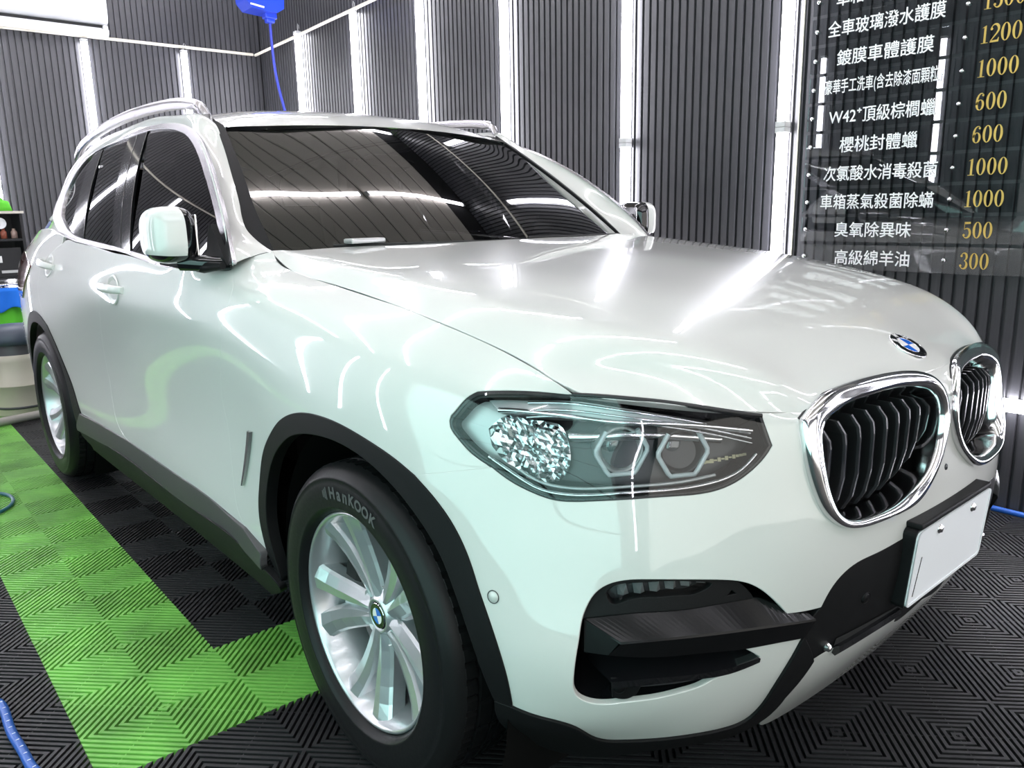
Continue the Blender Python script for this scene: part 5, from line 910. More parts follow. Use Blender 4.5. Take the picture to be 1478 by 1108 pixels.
# ---- fender vent blade
vt, vb = D['vent'][0]
def vent_uv(t, s): u = vt[0]+(vb[0]-vt[0])*t; v = vt[1]+(vb[1]-vt[1])*t; return (u+s, v)
G_ = []
for k in range(15):
    t = k/14; w_ = .013*(1-t)**.5*.9+.003; bow = .010*math.sin(PI*t)
    P = [onB(*vent_uv(t, s+bow*0), o)[0] for s, o in ((-w_*.6, .001), (-w_*.5, .009), (w_*.5, .010), (w_*1.0, .002))]; G_.append(P)
mb = MB(); mb.grid(G_, False); pair(mb, 'fender_vent_blade', SATIN, car)
G_ = [[onB(*vent_uv(t, s), .0015)[0] for s in (.002, .016*(1-t)+.010)] for t in np.linspace(.12, .80, 14)]
mb = MB(); mb.grid(G_, False); pair(mb, 'fender_vent_slot', MATTB, car)
# crease running back from the vent top over the door
# ---- roof rails
RP = [(-1.33,-.632,1.575),(-1.345,-.636,1.600),(-1.40,-.640,1.625),(-1.50,-.642,1.640),(-1.7,-.642,1.653),(-2.0,-.640,1.661),(-2.3,-.633,1.660),(-2.6,-.622,1.650),(-2.85,-.612,1.634),(-3.0,-.606,1.618),(-3.12,-.600,1.595),(-3.2,-.597,1.565)]
rs_ = np.array(RP); L = np.r_[0, np.cumsum(np.linalg.norm(np.diff(rs_, axis=0), axis=1))]; M_ = _sp_mat(L); tt = np.linspace(0, L[-1], 60); w8, _ = _basis(L, M_, tt); RR = w8 @ rs_
G_ = []
for k, p in enumerate(RR):
    t = Vector(RR[min(k+1, 59)]-RR[max(k-1, 0)]).normalized(); s_ = Vector((0, 1, 0)); n = s_.cross(t).normalized()
    if n.z < 0: n = -n
    wd = .017; hh = .012; c = Vector(p)
    e_ = min(1, k/8, (59-k)/8); dp = (.026 if p[0] < -1.4 else .016); G_.append([c-s_*wd*1.05-Vector((0, 0, dp)), c-s_*wd*.95+n*hh*.2, c-s_*wd*.3+n*hh, c+s_*wd*.6+n*hh*.8, c+s_*wd+n*hh*.1, c+s_*wd*.8-Vector((0, 0, dp))])
mb = MB(); mb.grid(G_, True, closed_v=True); mb.add(G_[0], [tuple(range(6))]); mb.add(G_[-1], [tuple(range(6))[::-1]])
r_, l_ = pair(mb, 'roof_rail', SATIN, car); r_['label'] = l_['label'] = 'satin silver roof rail'
# ---- door mirrors
def superell(c, ax, n1=24, n2=20, e=.6, shp=None):
    G_ = []
    for i in range(n2+1):
        ph = -PI/2+PI*i/n2; row = []
        for j in range(n1):
            th = 2*PI*j/n1; f = lambda v, e_: math.copysign(abs(v)**e_, v)
            x, y, z = f(math.cos(ph), e)*f(math.cos(th), e), f(math.cos(ph), e)*f(math.sin(th), e), f(math.sin(ph), e)
            p = Vector((x*ax[0], y*ax[1], z*ax[2])); p = shp(p, (x, y, z)) if shp else p; row.append(Vector(c)+p)
        G_.append(row)
    return G_
def mshape(p, q):
    x, y, z = q
    # front bulges, outboard end tapers down, rear end flat
    k = 1-.10*(max(0, -y))**2; p = Vector((p.x, p.y, p.z*k*(1 if z > 0 else .92)))
    p.x += .030*(1-y*y*.6)*(x > 0)-.03*(-y+1)*.5*.5; p.z += -.004*(-y); p.x -= .012*z
    return p
mc = Vector((-.815, -.962, 1.197)); RZ = Matrix.Rotation(math.radians(-3), 3, 'Z')
def mshape(p, q):
    x, y, z = q
    # folded-in housing: local x fore-aft, local y outboard; domed cap faces out
    p = Vector((p.x, p.y, p.z*(1-.10*max(0, -x)**2-.10*max(0, -y)**2)*(1 if z > 0 else .96)))
    if y < 0: p.y -= .006*(1-x*x)
    p.x += .012*(1-y*y)*(x > 0)
    return RZ @ p
G_ = superell(mc, (.078, .061, .076), 40, 28, .58, mshape)
cap, low = MB(), MB(); n1 = 40
def split(G_, white):
    mb = MB(); V = [p for r in G_ for p in r]; F = []
    for i in range(len(G_)-1):
        for j in range(n1):
            th = 360*(j+.5)/n1; ywd = math.sin(math.radians(th)); isw = (i >= 9) and (ywd < .10 or (ywd < .3 and i > 23)) 
            if isw == white: F.append((i*n1+j, i*n1+(j+1) % n1, (i+1)*n1+(j+1) % n1, (i+1)*n1+j))
    mb.add(V, F, True); return mb
low = split(G_, False); cap = split(superell(mc, (.0795, .0625, .0775), 40, 28, .58, mshape), True)
mr, ml = pair(low, 'door_mirror', GLOSSB, car); mr['label'] = ml['label'] = 'folded-in door mirror with white cap and gloss black base'
pair(cap, 'mirror_cap', PAINT, mr, ml)
mb = MB(); mb.box(mc+RZ @ Vector((-.01, .058, 0)), (.13, .006, .110), RZ, .003); pair(mb, 'mirror_glass', CHROME, mr, ml)
mb = MB(); mb.tube([(-.690, -.845, 1.120), (-.715, -.875, 1.120), (-.742, -.905, 1.122), (-.785, -.945, 1.128)], [.020, .020, .022, .026], 14); pair(mb, 'mirror_arm', GLOSSB, mr, ml)
mb = MB(); mb.tube([(-.655, -.885, 1.118), (-.74, -.905, 1.112), (-.90, -.965, 1.120)], [.010, .016, .004], 10); pair(mb, 'mirror_foot', PLAST, mr, ml)
mb = MB(); mb.prism([(-.66, 1.118), (-.86, 1.108), (-.80, 1.150), (-.762, 1.225), (-.745, 1.225)], Matrix(((1,0,0,0),(0,0,-1,0),(0,1,0,0),(0,0,0,1))), .856, .872); pair(mb, 'mirror_sail', PLAST, mr, ml)
# ---- wipers parked at the screen foot
for y0, y1 in ((-.62, -.02), (-.05, .55)):
    pts = [WIN.ev(wu/2-y*1.0, .055+.012*((y-y0)/(y1-y0)))[0] for y in np.linspace(y0, y1, 10)]
    mb = MB(); mb.tube([Vector(p)+Vector((.4, 0, .9))*.006 for p in pts], .005, 6); mb.build('wiper', MATTB, car)

mb = MB(); mb.box(WIN.ev(wu/2-.47, .075)[0]+np.array([0, 0, .012]), (.05, .11, .014), bev=.005); mb.build('wiper_pivot', LAMPG, car)

# ================================================================== the room
WALLY, BACKX, NEARY, FRONTX, CEILZ = 1.86, -6.28, -3.35, 4.6, 3.65
def wall_mat(name, c, r):
    m = new_mat(name, c, r, bump=(70, .05, .06)); nt = m.node_tree; b = nt.nodes['Principled BSDF']
    tc = nt.nodes.new('ShaderNodeTexCoord'); mp = nt.nodes.new('ShaderNodeMapping'); mp.inputs['Scale'].default_value = (60, 60, 1.2)
    n = nt.nodes.new('ShaderNodeTexNoise'); n.inputs['Scale'].default_value = 3; cr = nt.nodes.new('ShaderNodeValToRGB')
    cr.color_ramp.elements[0].color = (*[x*.75 for x in c], 1); cr.color_ramp.elements[1].color = (*[min(1, x*1.3) for x in c], 1)
    nt.links.new(tc.outputs['Object'], mp.inputs[0]); nt.links.new(mp.outputs[0], n.inputs['Vector']); nt.links.new(n.outputs['Fac'], cr.inputs[0]); nt.links.new(cr.outputs[0], b.inputs['Base Color'])
    return m
WALLM = wall_mat('charcoal_fluted_board', (.044,.044,.049), .36)
GROOVE = new_mat('panel_joint', (.006,.006,.007), .9)
CEILM = wall_mat('greige_ceiling_sheet', (.42,.385,.34), .5)
CEILD = wall_mat('dark_ceiling_sheet', (.02,.02,.022), .45)
# fluted board: four flutes, .192 wide, profile in local x (width) / y (depth), standing along z
PITCH = .048; NF = 4; BW = PITCH*NF
def board_mesh(h, mat, name='wall_panel'):
    prof = []
    for k in range(NF):
        x0 = k*PITCH
        prof += [(x0+.001, 0), (x0+.010, 0), (x0+.013, .014), (x0+.045, .014), (x0+.0475, 0)]
    prof = [(x, d) for x, d in prof]
    n = len(prof); v = [(x-BW/2, -d, z) for z in (0, h) for x, d in prof]
    f = [(i, i+1, n+i+1, n+i) for i in range(n-1)]
    me = bpy.data.meshes.new(name); me.from_pydata(v, [], f); me.materials.append(mat); me.update(); return me
def backing(name, v, mat, kind='structure'):
    o = mobj(name, v, [(0, 1, 2, 3)], mat); o['kind'] = kind; return o
H = CEILZ
wl = backing('wall_left', [(BACKX, WALLY, -.02), (FRONTX, WALLY, -.02), (FRONTX, WALLY, H), (BACKX, WALLY, H)], GROOVE)
wb = backing('wall_back', [(BACKX, NEARY, -.02), (BACKX, WALLY, -.02), (BACKX, WALLY, H), (BACKX, NEARY, H)], GROOVE)
wr = backing('wall_right', [(BACKX, NEARY, -.02), (FRONTX, NEARY, -.02), (FRONTX, NEARY, H), (BACKX, NEARY, H)], GROOVE)
pm = board_mesh(H, WALLM)
def boards(parent, p0, d, L, rot):
    n = int(L//BW)
    for k in range(n):
        o = bpy.data.objects.new('wall_panel', pm); COL.objects.link(o); o.parent = parent
        o.location = (p0[0]+d[0]*(k+.5)*BW, p0[1]+d[1]*(k+.5)*BW, 0); o.rotation_euler.z = rot
boards(wl, (BACKX, WALLY-.002), (1, 0), FRONTX-BACKX, 0)
boards(wb, (BACKX+.002, NEARY), (0, 1), WALLY-NEARY, PI/2)
boards(wr, (BACKX, NEARY+.002), (1, 0), FRONTX-BACKX, PI)
# ceiling: ribbed sheets running along the car
ce = backing('ceiling', [(BACKX, NEARY, H), (FRONTX, NEARY, H), (FRONTX, WALLY, H), (BACKX, WALLY, H)], GROOVE)
def ceil_sheet(w, L, mat):
    mb = MB(); n = 3
    for k in range(n):
        x0 = -w/2+k*w/n; mb.add([(x0+.004, -L/2, 0), (x0+.02, -L/2, -.012), (x0+w/n-.02, -L/2, -.012), (x0+w/n-.004, -L/2, 0), (x0+.004, L/2, 0), (x0+.02, L/2, -.012), (x0+w/n-.02, L/2, -.012), (x0+w/n-.004, L/2, 0)], [(0, 4, 5, 1), (1, 5, 6, 2), (2, 6, 7, 3)])
    me = bpy.data.meshes.new('ceiling_sheet'); me.from_pydata(mb.v, [], mb.f); me.materials.append(mat); return me
c1 = ceil_sheet(.6, 5.4, CEILM); c2 = ceil_sheet(.6, 5.4, CEILD)
ns = int((WALLY-NEARY)//.6)
for i in range(ns):
    for j in range(2):
        o = bpy.data.objects.new('ceiling_sheet', c1); COL.objects.link(o); o.parent = ce; o.rotation_euler.z = PI/2; o.location = (BACKX+2.72+j*5.44, NEARY+.3+.6*i+.1, H-.003)

# header wall over the open front of the bay
mb = MB(); mb.box((FRONTX+.06, (NEARY+WALLY)/2, 3.25), (.1, WALLY-NEARY, .8)); hw_ = mb.build('wall_front', WALLM); hw_['kind'] = 'structure'
# ---- floor of ribbed interlocking tiles
TS = .4; QX, QY, QA = -.7535, -.9828, .0152
TBLK = new_mat('black_floor_tile', (.017,.0165,.018), .5, bump=(90, .1, .12))
TGRN = new_mat('green_floor_tile', (.19,.48,.085), .5, bump=(90, .1, .12))
for m, c in ((TBLK, (.017,.0165,.018)), (TGRN, (.19,.48,.085))):
    nt = m.node_tree; tc = nt.nodes.new('ShaderNodeTexCoord'); n = nt.nodes.new('ShaderNodeTexNoise'); n.inputs['Scale'].default_value = 5; n.inputs['Detail'].default_value = 6
    cr = nt.nodes.new('ShaderNodeValToRGB'); cr.color_ramp.elements[0].position = .35; cr.color_ramp.elements[1].position = .7
    cr.color_ramp.elements[0].color = (*[x*.72 for x in c], 1); cr.color_ramp.elements[1].color = (*[min(1, x*1.25) for x in c], 1)
    g = nt.nodes.new('ShaderNodeNewGeometry'); nt.links.new(g.outputs['Position'], n.inputs['Vector']); nt.links.new(n.outputs['Fac'], cr.inputs[0]); nt.links.new(cr.outputs[0], nt.nodes['Principled BSDF'].inputs['Base Color'])
def tile_mesh(mat):
    """open ribbed tile: in each quarter the ribs run square to its corner-to-centre diagonal, plus thin cross webs"""
    mb = MB(); q = TS/2; N = 17; pit = q*math.sqrt(2)/N; hw = pit*.27; top = 0.; bot = -.012
    def clipq(poly):
        for ax, s, lim in ((0, 1, 0), (0, -1, -q), (1, 1, 0), (1, -1, -q)):
            out = []
            for i in range(len(poly)):
                a, b = poly[i-1], poly[i]; da = s*a[ax]-lim; db = s*b[ax]-lim
                if (da >= 0) != (db >= 0):
                    t = da/(da-db); out.append((a[0]+(b[0]-a[0])*t, a[1]+(b[1]-a[1])*t))
                if db >= 0: out.append(b)
            poly = out
            if not poly: return []
        return poly
    for qx in (0, 1):
        for qy in (0, 1):
            for k in range(N):
                # rib centre line x+y = c (before flipping)
                c = (k+.5)*pit*math.sqrt(2); w_ = hw*math.sqrt(2)
                poly = clipq([(c-w_+1, -1), (c+w_+1, -1), (c+w_-1, 1), (c-w_-1, 1)])
                if len(poly) < 3: continue
                fx = (lambda x: x) if qx else (lambda x: -x); fy = (lambda y: y) if qy else (lambda y: -y)
                P = [(fx(x), fy(y)) for x, y in poly]
                if area2(np.array(P)) < 0: P = P[::-1]
                n = len(P); mb.add([(x, y, top) for x, y in P]+[(x, y, bot) for x, y in P], [tuple(range(n))]+[(n+i, n+(i+1) % n, (i+1) % n, i) for i in range(n)])
            d = .0011; sx = 1 if qx else -1; sy = 1 if qy else -1
            P = [(sx*d, -sy*d), (sx*(q), sy*(q-2*d)), (sx*(q-2*d), sy*q), (-sx*d, sy*d)]
            if area2(np.array(P)) < 0: P = P[::-1]
            mb.add([(x, y, top-.002) for x, y in P], [(0, 1, 2, 3)])
    mb.add([(-TS/2, -TS/2, bot), (TS/2, -TS/2, bot), (TS/2, TS/2, bot), (-TS/2, TS/2, bot)], [(0, 1, 2, 3)])
    me = bpy.data.meshes.new('floor_tile'); me.from_pydata(mb.v, [], mb.f); me.materials.append(mat); me.update(); return me
fl = mobj('floor', [(BACKX, NEARY, -.013), (FRONTX+2, NEARY, -.013), (FRONTX+2, WALLY, -.013), (BACKX, WALLY, -.013)], [(0, 1, 2, 3)], MATTB); fl['kind'] = 'structure'
tb, tg = tile_mesh(TBLK), tile_mesh(TGRN)
tiles = []
for iu in range(-14, 13):
    for iv in range(-8, 6):
        uc, vc = iu+.5, iv+.5; x = QX+TS*(uc*math.cos(QA)-vc*math.sin(QA)); y = QY-TS*(vc*math.cos(QA)+uc*math.sin(QA))
        if not (BACKX+.15 < x < FRONTX and NEARY+.15 < y < WALLY-.1): continue
        green = (0 <= iv < 1 and -9 <= iu < 1) or (iu == 0 and -6 <= iv < 1) or (iu == -10 and iv > -6) or (iv >= 0 and iu == -10)
        if iv == 0 and iu <= -9: green = True
        tiles.append((math.hypot(x-1.44, y+1.69), x, y, green, iu, iv))
tiles.sort()
inv = {}
for k, (d, x, y, g, iu, iv) in enumerate(tiles):
    if k < 285:
        o = bpy.data.objects.new('floor_tile', tg if g else tb); COL.objects.link(o); o.parent = fl; o.location = (x, y, 0); o.rotation_euler.z = -QA
    else: inv.setdefault(g, []).append((x, y))
for g, L in inv.items():
    src = (tg if g else tb); sv = np.empty(len(src.vertices)*3); src.vertices.foreach_get('co', sv); sv = sv.reshape(-1, 3); sf = [tuple(p.vertices) for p in src.polygons]
    V = []; F = []
    for x, y in L: k = len(V); V += [(a+x, b+y, c) for a, b, c in sv]; F += [tuple(i+k for i in f) for f in sf]
    o = mobj('far_floor_tiles', V, F, TGRN if g else TBLK, fl); o['kind'] = 'stuff'

# ---- light tubes
TUBE = new_mat('lit_tube', (.9,.9,.95), .4, emis=(.93,.92,1.0), es=TUBE_POWER)
TCAP = new_mat('tube_end_cap', (.6,.6,.6), .4)
def tube_mesh(L):
    mb = MB(); mb.tube([(0, 0, 0), (0, 0, L)], .027, 14); me = bpy.data.meshes.new('light_tube'); me.from_pydata(mb.v, [], mb.f); me.materials.append(TUBE)
    me.polygons.foreach_set('use_smooth', mb.sm); return me
TL = 1.17; tm = tube_mesh(TL)
mb = MB(); mb.box((0, 0, -.012), (.050, .050, .024)); mb.box((0, 0, TL+.012), (.050, .050, .024)); mb.box((0, .029, TL/2), (.030, .004, TL)); capm = bpy.data.meshes.new('tube_holder'); capm.from_pydata(mb.v, [], mb.f); capm.materials.append(TCAP)
hk = MB(); hk.tube([(0, .01, TL+.02), (.0, .006, TL+.06), (.012, .004, TL+.085), (.024, .006, TL+.07), (.018, .01, TL+.045)], .0025, 6)
hkm = bpy.data.meshes.new('wire_hook'); hkm.from_pydata(hk.v, [], hk.f); hkm.materials.append(TCAP)
def light(x, y, z, rot, label, group=None, hook=False):
    t = bpy.data.objects.new('tube_light', None); COL.objects.link(t); t.location = (x, y, z); t.rotation_euler = rot; tag(t, label, 'light', group)
    for nm, me in (('tube', tm), ('holder', capm)):
        o = bpy.data.objects.new(nm, me); COL.objects.link(o); o.parent = t
    if hook: o = bpy.data.objects.new('wire_hook', hkm); COL.objects.link(o); o.parent = t
    return t
ordn = ['first', 'second', 'third', 'fourth', 'fifth', 'sixth', 'seventh', 'eighth', 'ninth', 'tenth', 'eleventh', 'twelfth']
GL = 'vertical light tubes on the long wall'
XS = [-5.42, -4.46, -3.55, -2.63, -1.61, -.645]
hid = 0
for k, x in enumerate(XS):
    for j, z in enumerate((.41, 1.63)):
        where = ['nearest the room corner', 'second from the room corner', 'third from the room corner', 'fourth from the room corner', 'second left of the price board', 'just left of the price board'][k]
        light(x, WALLY-.050, z, (0, 0, 0), ('upper' if j else 'lower')+' lit white tube on the long wall, '+where, GL, hook=j)
for k, x in enumerate((1.62, 2.60, 3.55)):
    for z in (.41, 1.63): light(x, WALLY-.050, z, (0, 0, 0), ('upper' if z > 1 else 'lower')+' lit tube on the long wall beyond the price board, '+ordn[k], 'tubes beyond the price board')
light(.345, WALLY-.052, .452, (0, PI/2, 0), 'horizontal lit white tube low on the wall right of the car nose')
for k, y in enumerate((1.095, .275, -.50, -1.3, -2.1, -2.9)):
    for j, z in enumerate((.33, 1.52)):
        lab = ['right of the air conditioner', 'under the air conditioner', 'at the left edge above the green cloth'][k] if k < 3 else None
        light(BACKX+.052, y, z, (0, 0, PI/2), (('upper' if j else 'lower')+' lit white tube on the back wall, '+lab) if lab else ('upper' if j else 'lower')+' lit tube on the back wall, '+ordn[k]+' from the long wall', 'vertical light tubes on the back wall' if lab else 'back wall tubes outside the view', hook=j and k == 0)
for k, x in enumerate((-5.66, -4.43, -3.21, -1.98, 3.8)):
    for z in (.41, 1.63): light(x, NEARY+.050, z, (0, 0, PI), ('upper' if z > 1 else 'lower')+' lit tube on the camera-side wall, '+ordn[k]+' from the back', 'tubes on the wall behind the camera')
for k, x in enumerate((-5.9, -4.55, -3.17, -1.76, -.33, 1.05, 2.45, 3.85)):
    for j, y in enumerate((-2.05, -.78, .49, 1.76)):
        light(x, y, H-.05, (PI/2, 0, 0), 'ceiling tube, '+ordn[k]+' row from the back wall, '+ordn[3-j]+' from the long wall', 'ceiling tubes')
# added glowing panels on the unseen wall, for the teal light on the car
GLOWM = new_mat('teal_glow_panel', (.7,.8,.78), .5, emis=(.48,.98,.91), es=PANEL_POWER)
dr = empty('teal_glow_1'); dr['kind'] = 'structure'
for k in range(5):
    mb = MB(); mb.box((1.0, NEARY+.03, .42+.50*k), (4.2, .02, .478)); mb.build('glow_panel', GLOWM, dr)
for x in (-1.14, 3.14): mb = MB(); mb.box((x, NEARY+.04, 1.35), (.08, .06, 2.7)); mb.build('glow_panel_post', TCAP, dr)
# white conduit running round the walls at the tube tops
CRM = new_mat('cream_conduit', (.72,.68,.58), .4)
mb = MB(); mb.tube([(BACKX+.025, NEARY+.05, 2.725), (BACKX+.025, WALLY-.10, 2.75)], .013, 8); tag(mb.build('conduit', CRM), 'thin cream conduit strip crossing the back wall under the air conditioner', 'conduit')
mb = MB(); mb.tube([(BACKX+.06, WALLY-.092, 2.74), (FRONTX-.1, WALLY-.092, 3.12)], .013, 8); tag(mb.build('conduit', CRM), 'thin cream conduit strip rising along the long wall from the room corner', 'conduit')

# ================================================================== price board of clear strips
SW_ = new_mat('white_vinyl', (.95,.95,.95), .45); GOLDV = new_mat('gold_vinyl', (.62,.42,.10), .35, .35)
STEEL = new_mat('brushed_steel', (.7,.7,.7), .18, 1)
def stroke(pts, ws, n=0):
    """variable-width stroke as a flat ribbon"""
    P = [Vector((x, y, 0)) for x, y in pts]; L = []; R = []
    for i, p in enumerate(P):
        t = (P[min(i+1, len(P)-1)]-P[max(i-1, 0)]).normalized(); s_ = Vector((-t.y, t.x, 0)); L.append(p+s_*ws[i]/2); R.append(p-s_*ws[i]/2)
    k = len(P); return L+R, [(i, i+1, k+i+1, k+i) for i in range(k-1)]
def ell(cx, cy, rx, ry, a0, a1, n): return [(cx+rx*math.cos(math.radians(a0+(a1-a0)*i/n)), cy+ry*math.sin(math.radians(a0+(a1-a0)*i/n))) for i in range(n+1)]
def digit(d):
    """didone-style numerals, unit height, returns verts, faces, advance"""
    V = []; F = []
    def add(vf): k = len(V); V.extend(vf[0]); F.extend([tuple(i+k for i in f) for f in vf[1]])
    def ring(cx, cy, rx, ry, ix, iy):
        o = ell(cx, cy, rx, ry, 0, 360, 28)[:-1]; i_ = ell(cx, cy, ix, iy, 0, 360, 28)[:-1]; n = 28
        add(([Vector((*p, 0)) for p in o]+[Vector((*p, 0)) for p in i_], [(a, (a+1) % n, n+(a+1) % n, n+a) for a in range(n)]))
    def quad(*p): add(([Vector((*q, 0)) for q in p], [tuple(range(len(p)))]))
    def dot(cx, cy, r): add(([Vector((*p, 0)) for p in ell(cx, cy, r, r, 0, 360, 12)[:-1]], [tuple(range(12))]))
    if d == '0': ring(0, 0, .27, .5, .125, .465); w_ = .64
    elif d == '1':
        quad((-.065, -.47), (.065, -.47), (.065, .5), (-.065, .44)); quad((-.2, -.5), (.2, -.5), (.2, -.465), (-.2, -.465)); quad((-.20, .36), (-.065, .38), (.065, .5), (-.03, .46)); w_ = .50
    elif d == '2':
        p = ell(0, .22, .22, .27, 165, -20, 14)+[(.12, -.02), (-.05, -.22), (-.2, -.40)]; ws = [.05]*3+[.05, .06, .08, .1, .12, .13, .14, .14, .14, .13, .12, .11, .09, .06, .04]; add(stroke(p, ws[:len(p)]+[.04]*(len(p)-len(ws))))
        quad((-.25, -.5), (.25, -.5), (.27, -.26), (.22, -.26), (.18, -.38), (-.22, -.40)); dot(-.19, .25, .075); w_ = .62
    elif d == '3':
        p = ell(0, .25, .17, .235, 150, -80, 14); add(stroke(p, [.04, .05, .05, .06, .08, .1, .12, .13, .13, .13, .12, .1, .07, .05, .04]))
        p = ell(0, -.24, .2, .25, 80, -150, 14); add(stroke(p, [.04, .05, .07, .1, .13, .14, .14, .14, .13, .11, .08, .06, .05, .05, .05])); dot(-.15, .30, .07); dot(-.18, -.30, .075); w_ = .60
    elif d == '5':
        quad((-.18, .5), (-.18, .02), (-.15, .02), (-.15, .5)); quad((-.18, .36), (.2, .38), (.2, .5), (-.18, .5))
        p = ell(-.01, -.19, .21, .29, 130, -150, 18); add(stroke(p, [.04, .05, .06, .08, .1, .12, .14, .14, .14, .14, .14, .13, .11, .09, .07, .06, .05, .05, .05])); dot(-.17, -.31, .075); w_ = .62
    elif d == '6':
        ring(0.01, -.19, .25, .31, .115, .275)
        p = [(.17, .40), (.10, .475), (.0, .46), (-.10, .36), (-.165, .2), (-.18, 0.0), (-.178, -.18)]; add(stroke(p, [.03, .04, .06, .09, .12, .135, .13])); dot(.16, .36, .065); w_ = .62
    return V, F, w_
def price_mesh(txt, x0, h):
    V = []; F = []; x = x0
    for c in txt:
        v, f, w_ = digit(c); k = len(V); V += [Vector((x+(p.x+w_/2)*h*.93, p.y*h, 0)) for p in v]; F += [tuple(i+k for i in q) for q in f]; x += w_*h*.93
    return V, F
SGY = 1.790
rows = [(0,'高級綿羊油',-.338,-.008,'300'),(1,'臭氧除異味',-.346,-.011,'500'),(2,'車箱蒸氣殺菌除蟎',-.422,.067,'1000'),(3,'次氯酸水消毒殺菌',-.415,.071,'1000'),(4,'櫻桃封體蠟',-.350,-.017,'600'),(5,'W42⁺頂級棕櫚蠟',-.407,.042,'600'),(6,'豪華手工洗車(含去除漆面顆粒)',-.433,.055,'1000'),(7,'鍍膜車體護膜',-.388,.014,'1200'),(8,'全車玻璃潑水護膜',-.436,.048,'1500'),(9,'車箱',-.405,-.285,'')]
names = ['sheep oil strip, lowest of the board, gold 300', 'ozone deodorising strip, gold 500, second from the bottom', 'cabin steam cleaning strip, gold 1000, third from the bottom', 'disinfecting strip, gold 1000, fourth from the bottom', 'cherry wax strip, gold 600, fifth from the bottom', 'palm wax strip with raised plus, gold 600, sixth from the bottom', 'hand car wash strip, small characters, gold 1000', 'coating film strip, gold 1200, second complete strip from the top', 'whole-car glass strip, gold 1500, top complete strip', 'strip cut off by the top of the picture']
def fit_text(txt, x0, x1, hgt, bold=.0011):
    v0_, f0_ = text_mesh(txt, .08, .0); v = []; f = []
    for dx, dy, dz in ((-bold, 0, 0), (bold, 0, .0004), (0, bold*.7, .0008), (0, -bold*.7, .0012)):
        k_ = len(v); v += [p+Vector((dx, dy, dz)) for p in v0_]; f += [tuple(i+k_ for i in q) for q in f0_]
    xs = [p.x for p in v]; ys = [p.y for p in v]; sx = (x1-x0)/(max(xs)-min(xs)); sy = hgt/(max(ys)-min(ys)); cy = (max(ys)+min(ys))/2
    return [Vector((x0+(p.x-min(xs))*sx, (p.y-cy)*sy, p.z)) for p in v], f
Mw = lambda z: Matrix(((1, 0, 0, 0), (0, 0, -1, SGY-.0045), (0, 1, 0, z), (0, 0, 0, 1)))
stand = MB(); stand.lathe([(0, .010), (.006, .009), (.0085, .005), (.0085, -.004), (.006, -.005), (.006, -.028)], Matrix.Identity(4), 18)
for k, txt, x0, x1, pr in rows:
    z = 1.017+.1215*k; mb = MB(); mb.box((.125, SGY, z), (1.27, .005, .108)); st_ = mb.build('price_strip', ACRYL); tag(st_, 'clear acrylic '+names[k], 'sign', 'clear price strips on the ribbed wall')
    v, f = fit_text(txt, x0, x1, .066 if '(' not in txt else .070); mb = MB(); mb.add([Mw(z) @ p for p in v], f); o = mb.build('characters', SW_, st_)
    if pr: v, f = price_mesh(pr, .186 if len(pr) == 3 else .183, .064); mb = MB(); mb.add([Mw(z) @ p for p in v], f)
    if pr: o = mb.build('price', GOLDV, st_)
    for x in (-.485, .128, .735):
        M2 = Matrix(((1, 0, 0, x), (0, 0, -1, SGY-.002), (0, 1, 0, z), (0, 0, 0, 1))); mb = MB(); mb.v = [tuple(M2 @ Vector(p)) for p in stand.v]; mb.f = stand.f; mb.sm = stand.sm; mb.mi = stand.mi; mb.build('standoff_screw', STEEL, st_)
# thin wires beside the board
mb = MB(); mb.tube([(-.585, WALLY-.02, .3), (-.583, WALLY-.02, 1.5), (-.588, WALLY-.02, 3.2)], .004, 6); tag(mb.build('wall_cable', CRM), 'thin pale cable running up the wall left of the price board', 'cable')

# ================================================================== air conditioner
ACW = new_mat('air_conditioner_shell', (.80,.80,.82), .3, 0, .3)
ac = empty('air_conditioner', (0, 0, 0)); tag(ac, 'white split air conditioner high on the back wall, cut by the picture edge', 'air conditioner')
def ext_y(prof, y0, y1): mb = MB(); n = len(prof); mb.grid([[(x, y, z) for x, z in prof] for y in (y0, y1)], True); mb.add([(x, y0, z) for x, z in prof], [tuple(range(n))]); mb.add([(x, y1, z) for x, z in prof], [tuple(range(n))[::-1]]); return mb
X0 = BACKX+.02
ext_y([(X0, 2.79), (X0+.10, 2.80), (X0+.20, 2.805), (X0+.245, 2.825), (X0+.255, 2.87), (X0+.255, 3.0), (X0+.24, 3.05), (X0+.20, 3.075), (X0, 3.08)], -.50, .425).build('shell', ACW, ac)
ext_y([(X0, 2.772), (X0+.06, 2.760), (X0+.13, 2.722), (X0+.205, 2.708), (X0+.238, 2.735), (X0+.245, 2.765), (X0+.225, 2.76), (X0+.19, 2.745), (X0+.14, 2.752), (X0+.06, 2.785), (X0, 2.79)], -.50, .425).build('lower_tray', ACW, ac)
mb = MB(); mb.box((X0+.16, .405, 2.768), (.16, .042, .075), bev=.02); mb.build('end_cap', ACW, ac)
mb = MB(); mb.box((X0+.12, -.04, 2.788), (.18, .86, .03)); mb.build('air_slot', MATTB, ac)
for y in (-.36, -.15, .06, .27): mb = MB(); mb.box((X0+.205, y, 2.775), (.03, .012, .03)); mb.build('vane_pin', MATTB, ac)
mb = MB(); mb.box((X0+.215, -.04, 2.770), (.012, .84, .018), bev=.004); mb.build('louvre', ACW, ac)
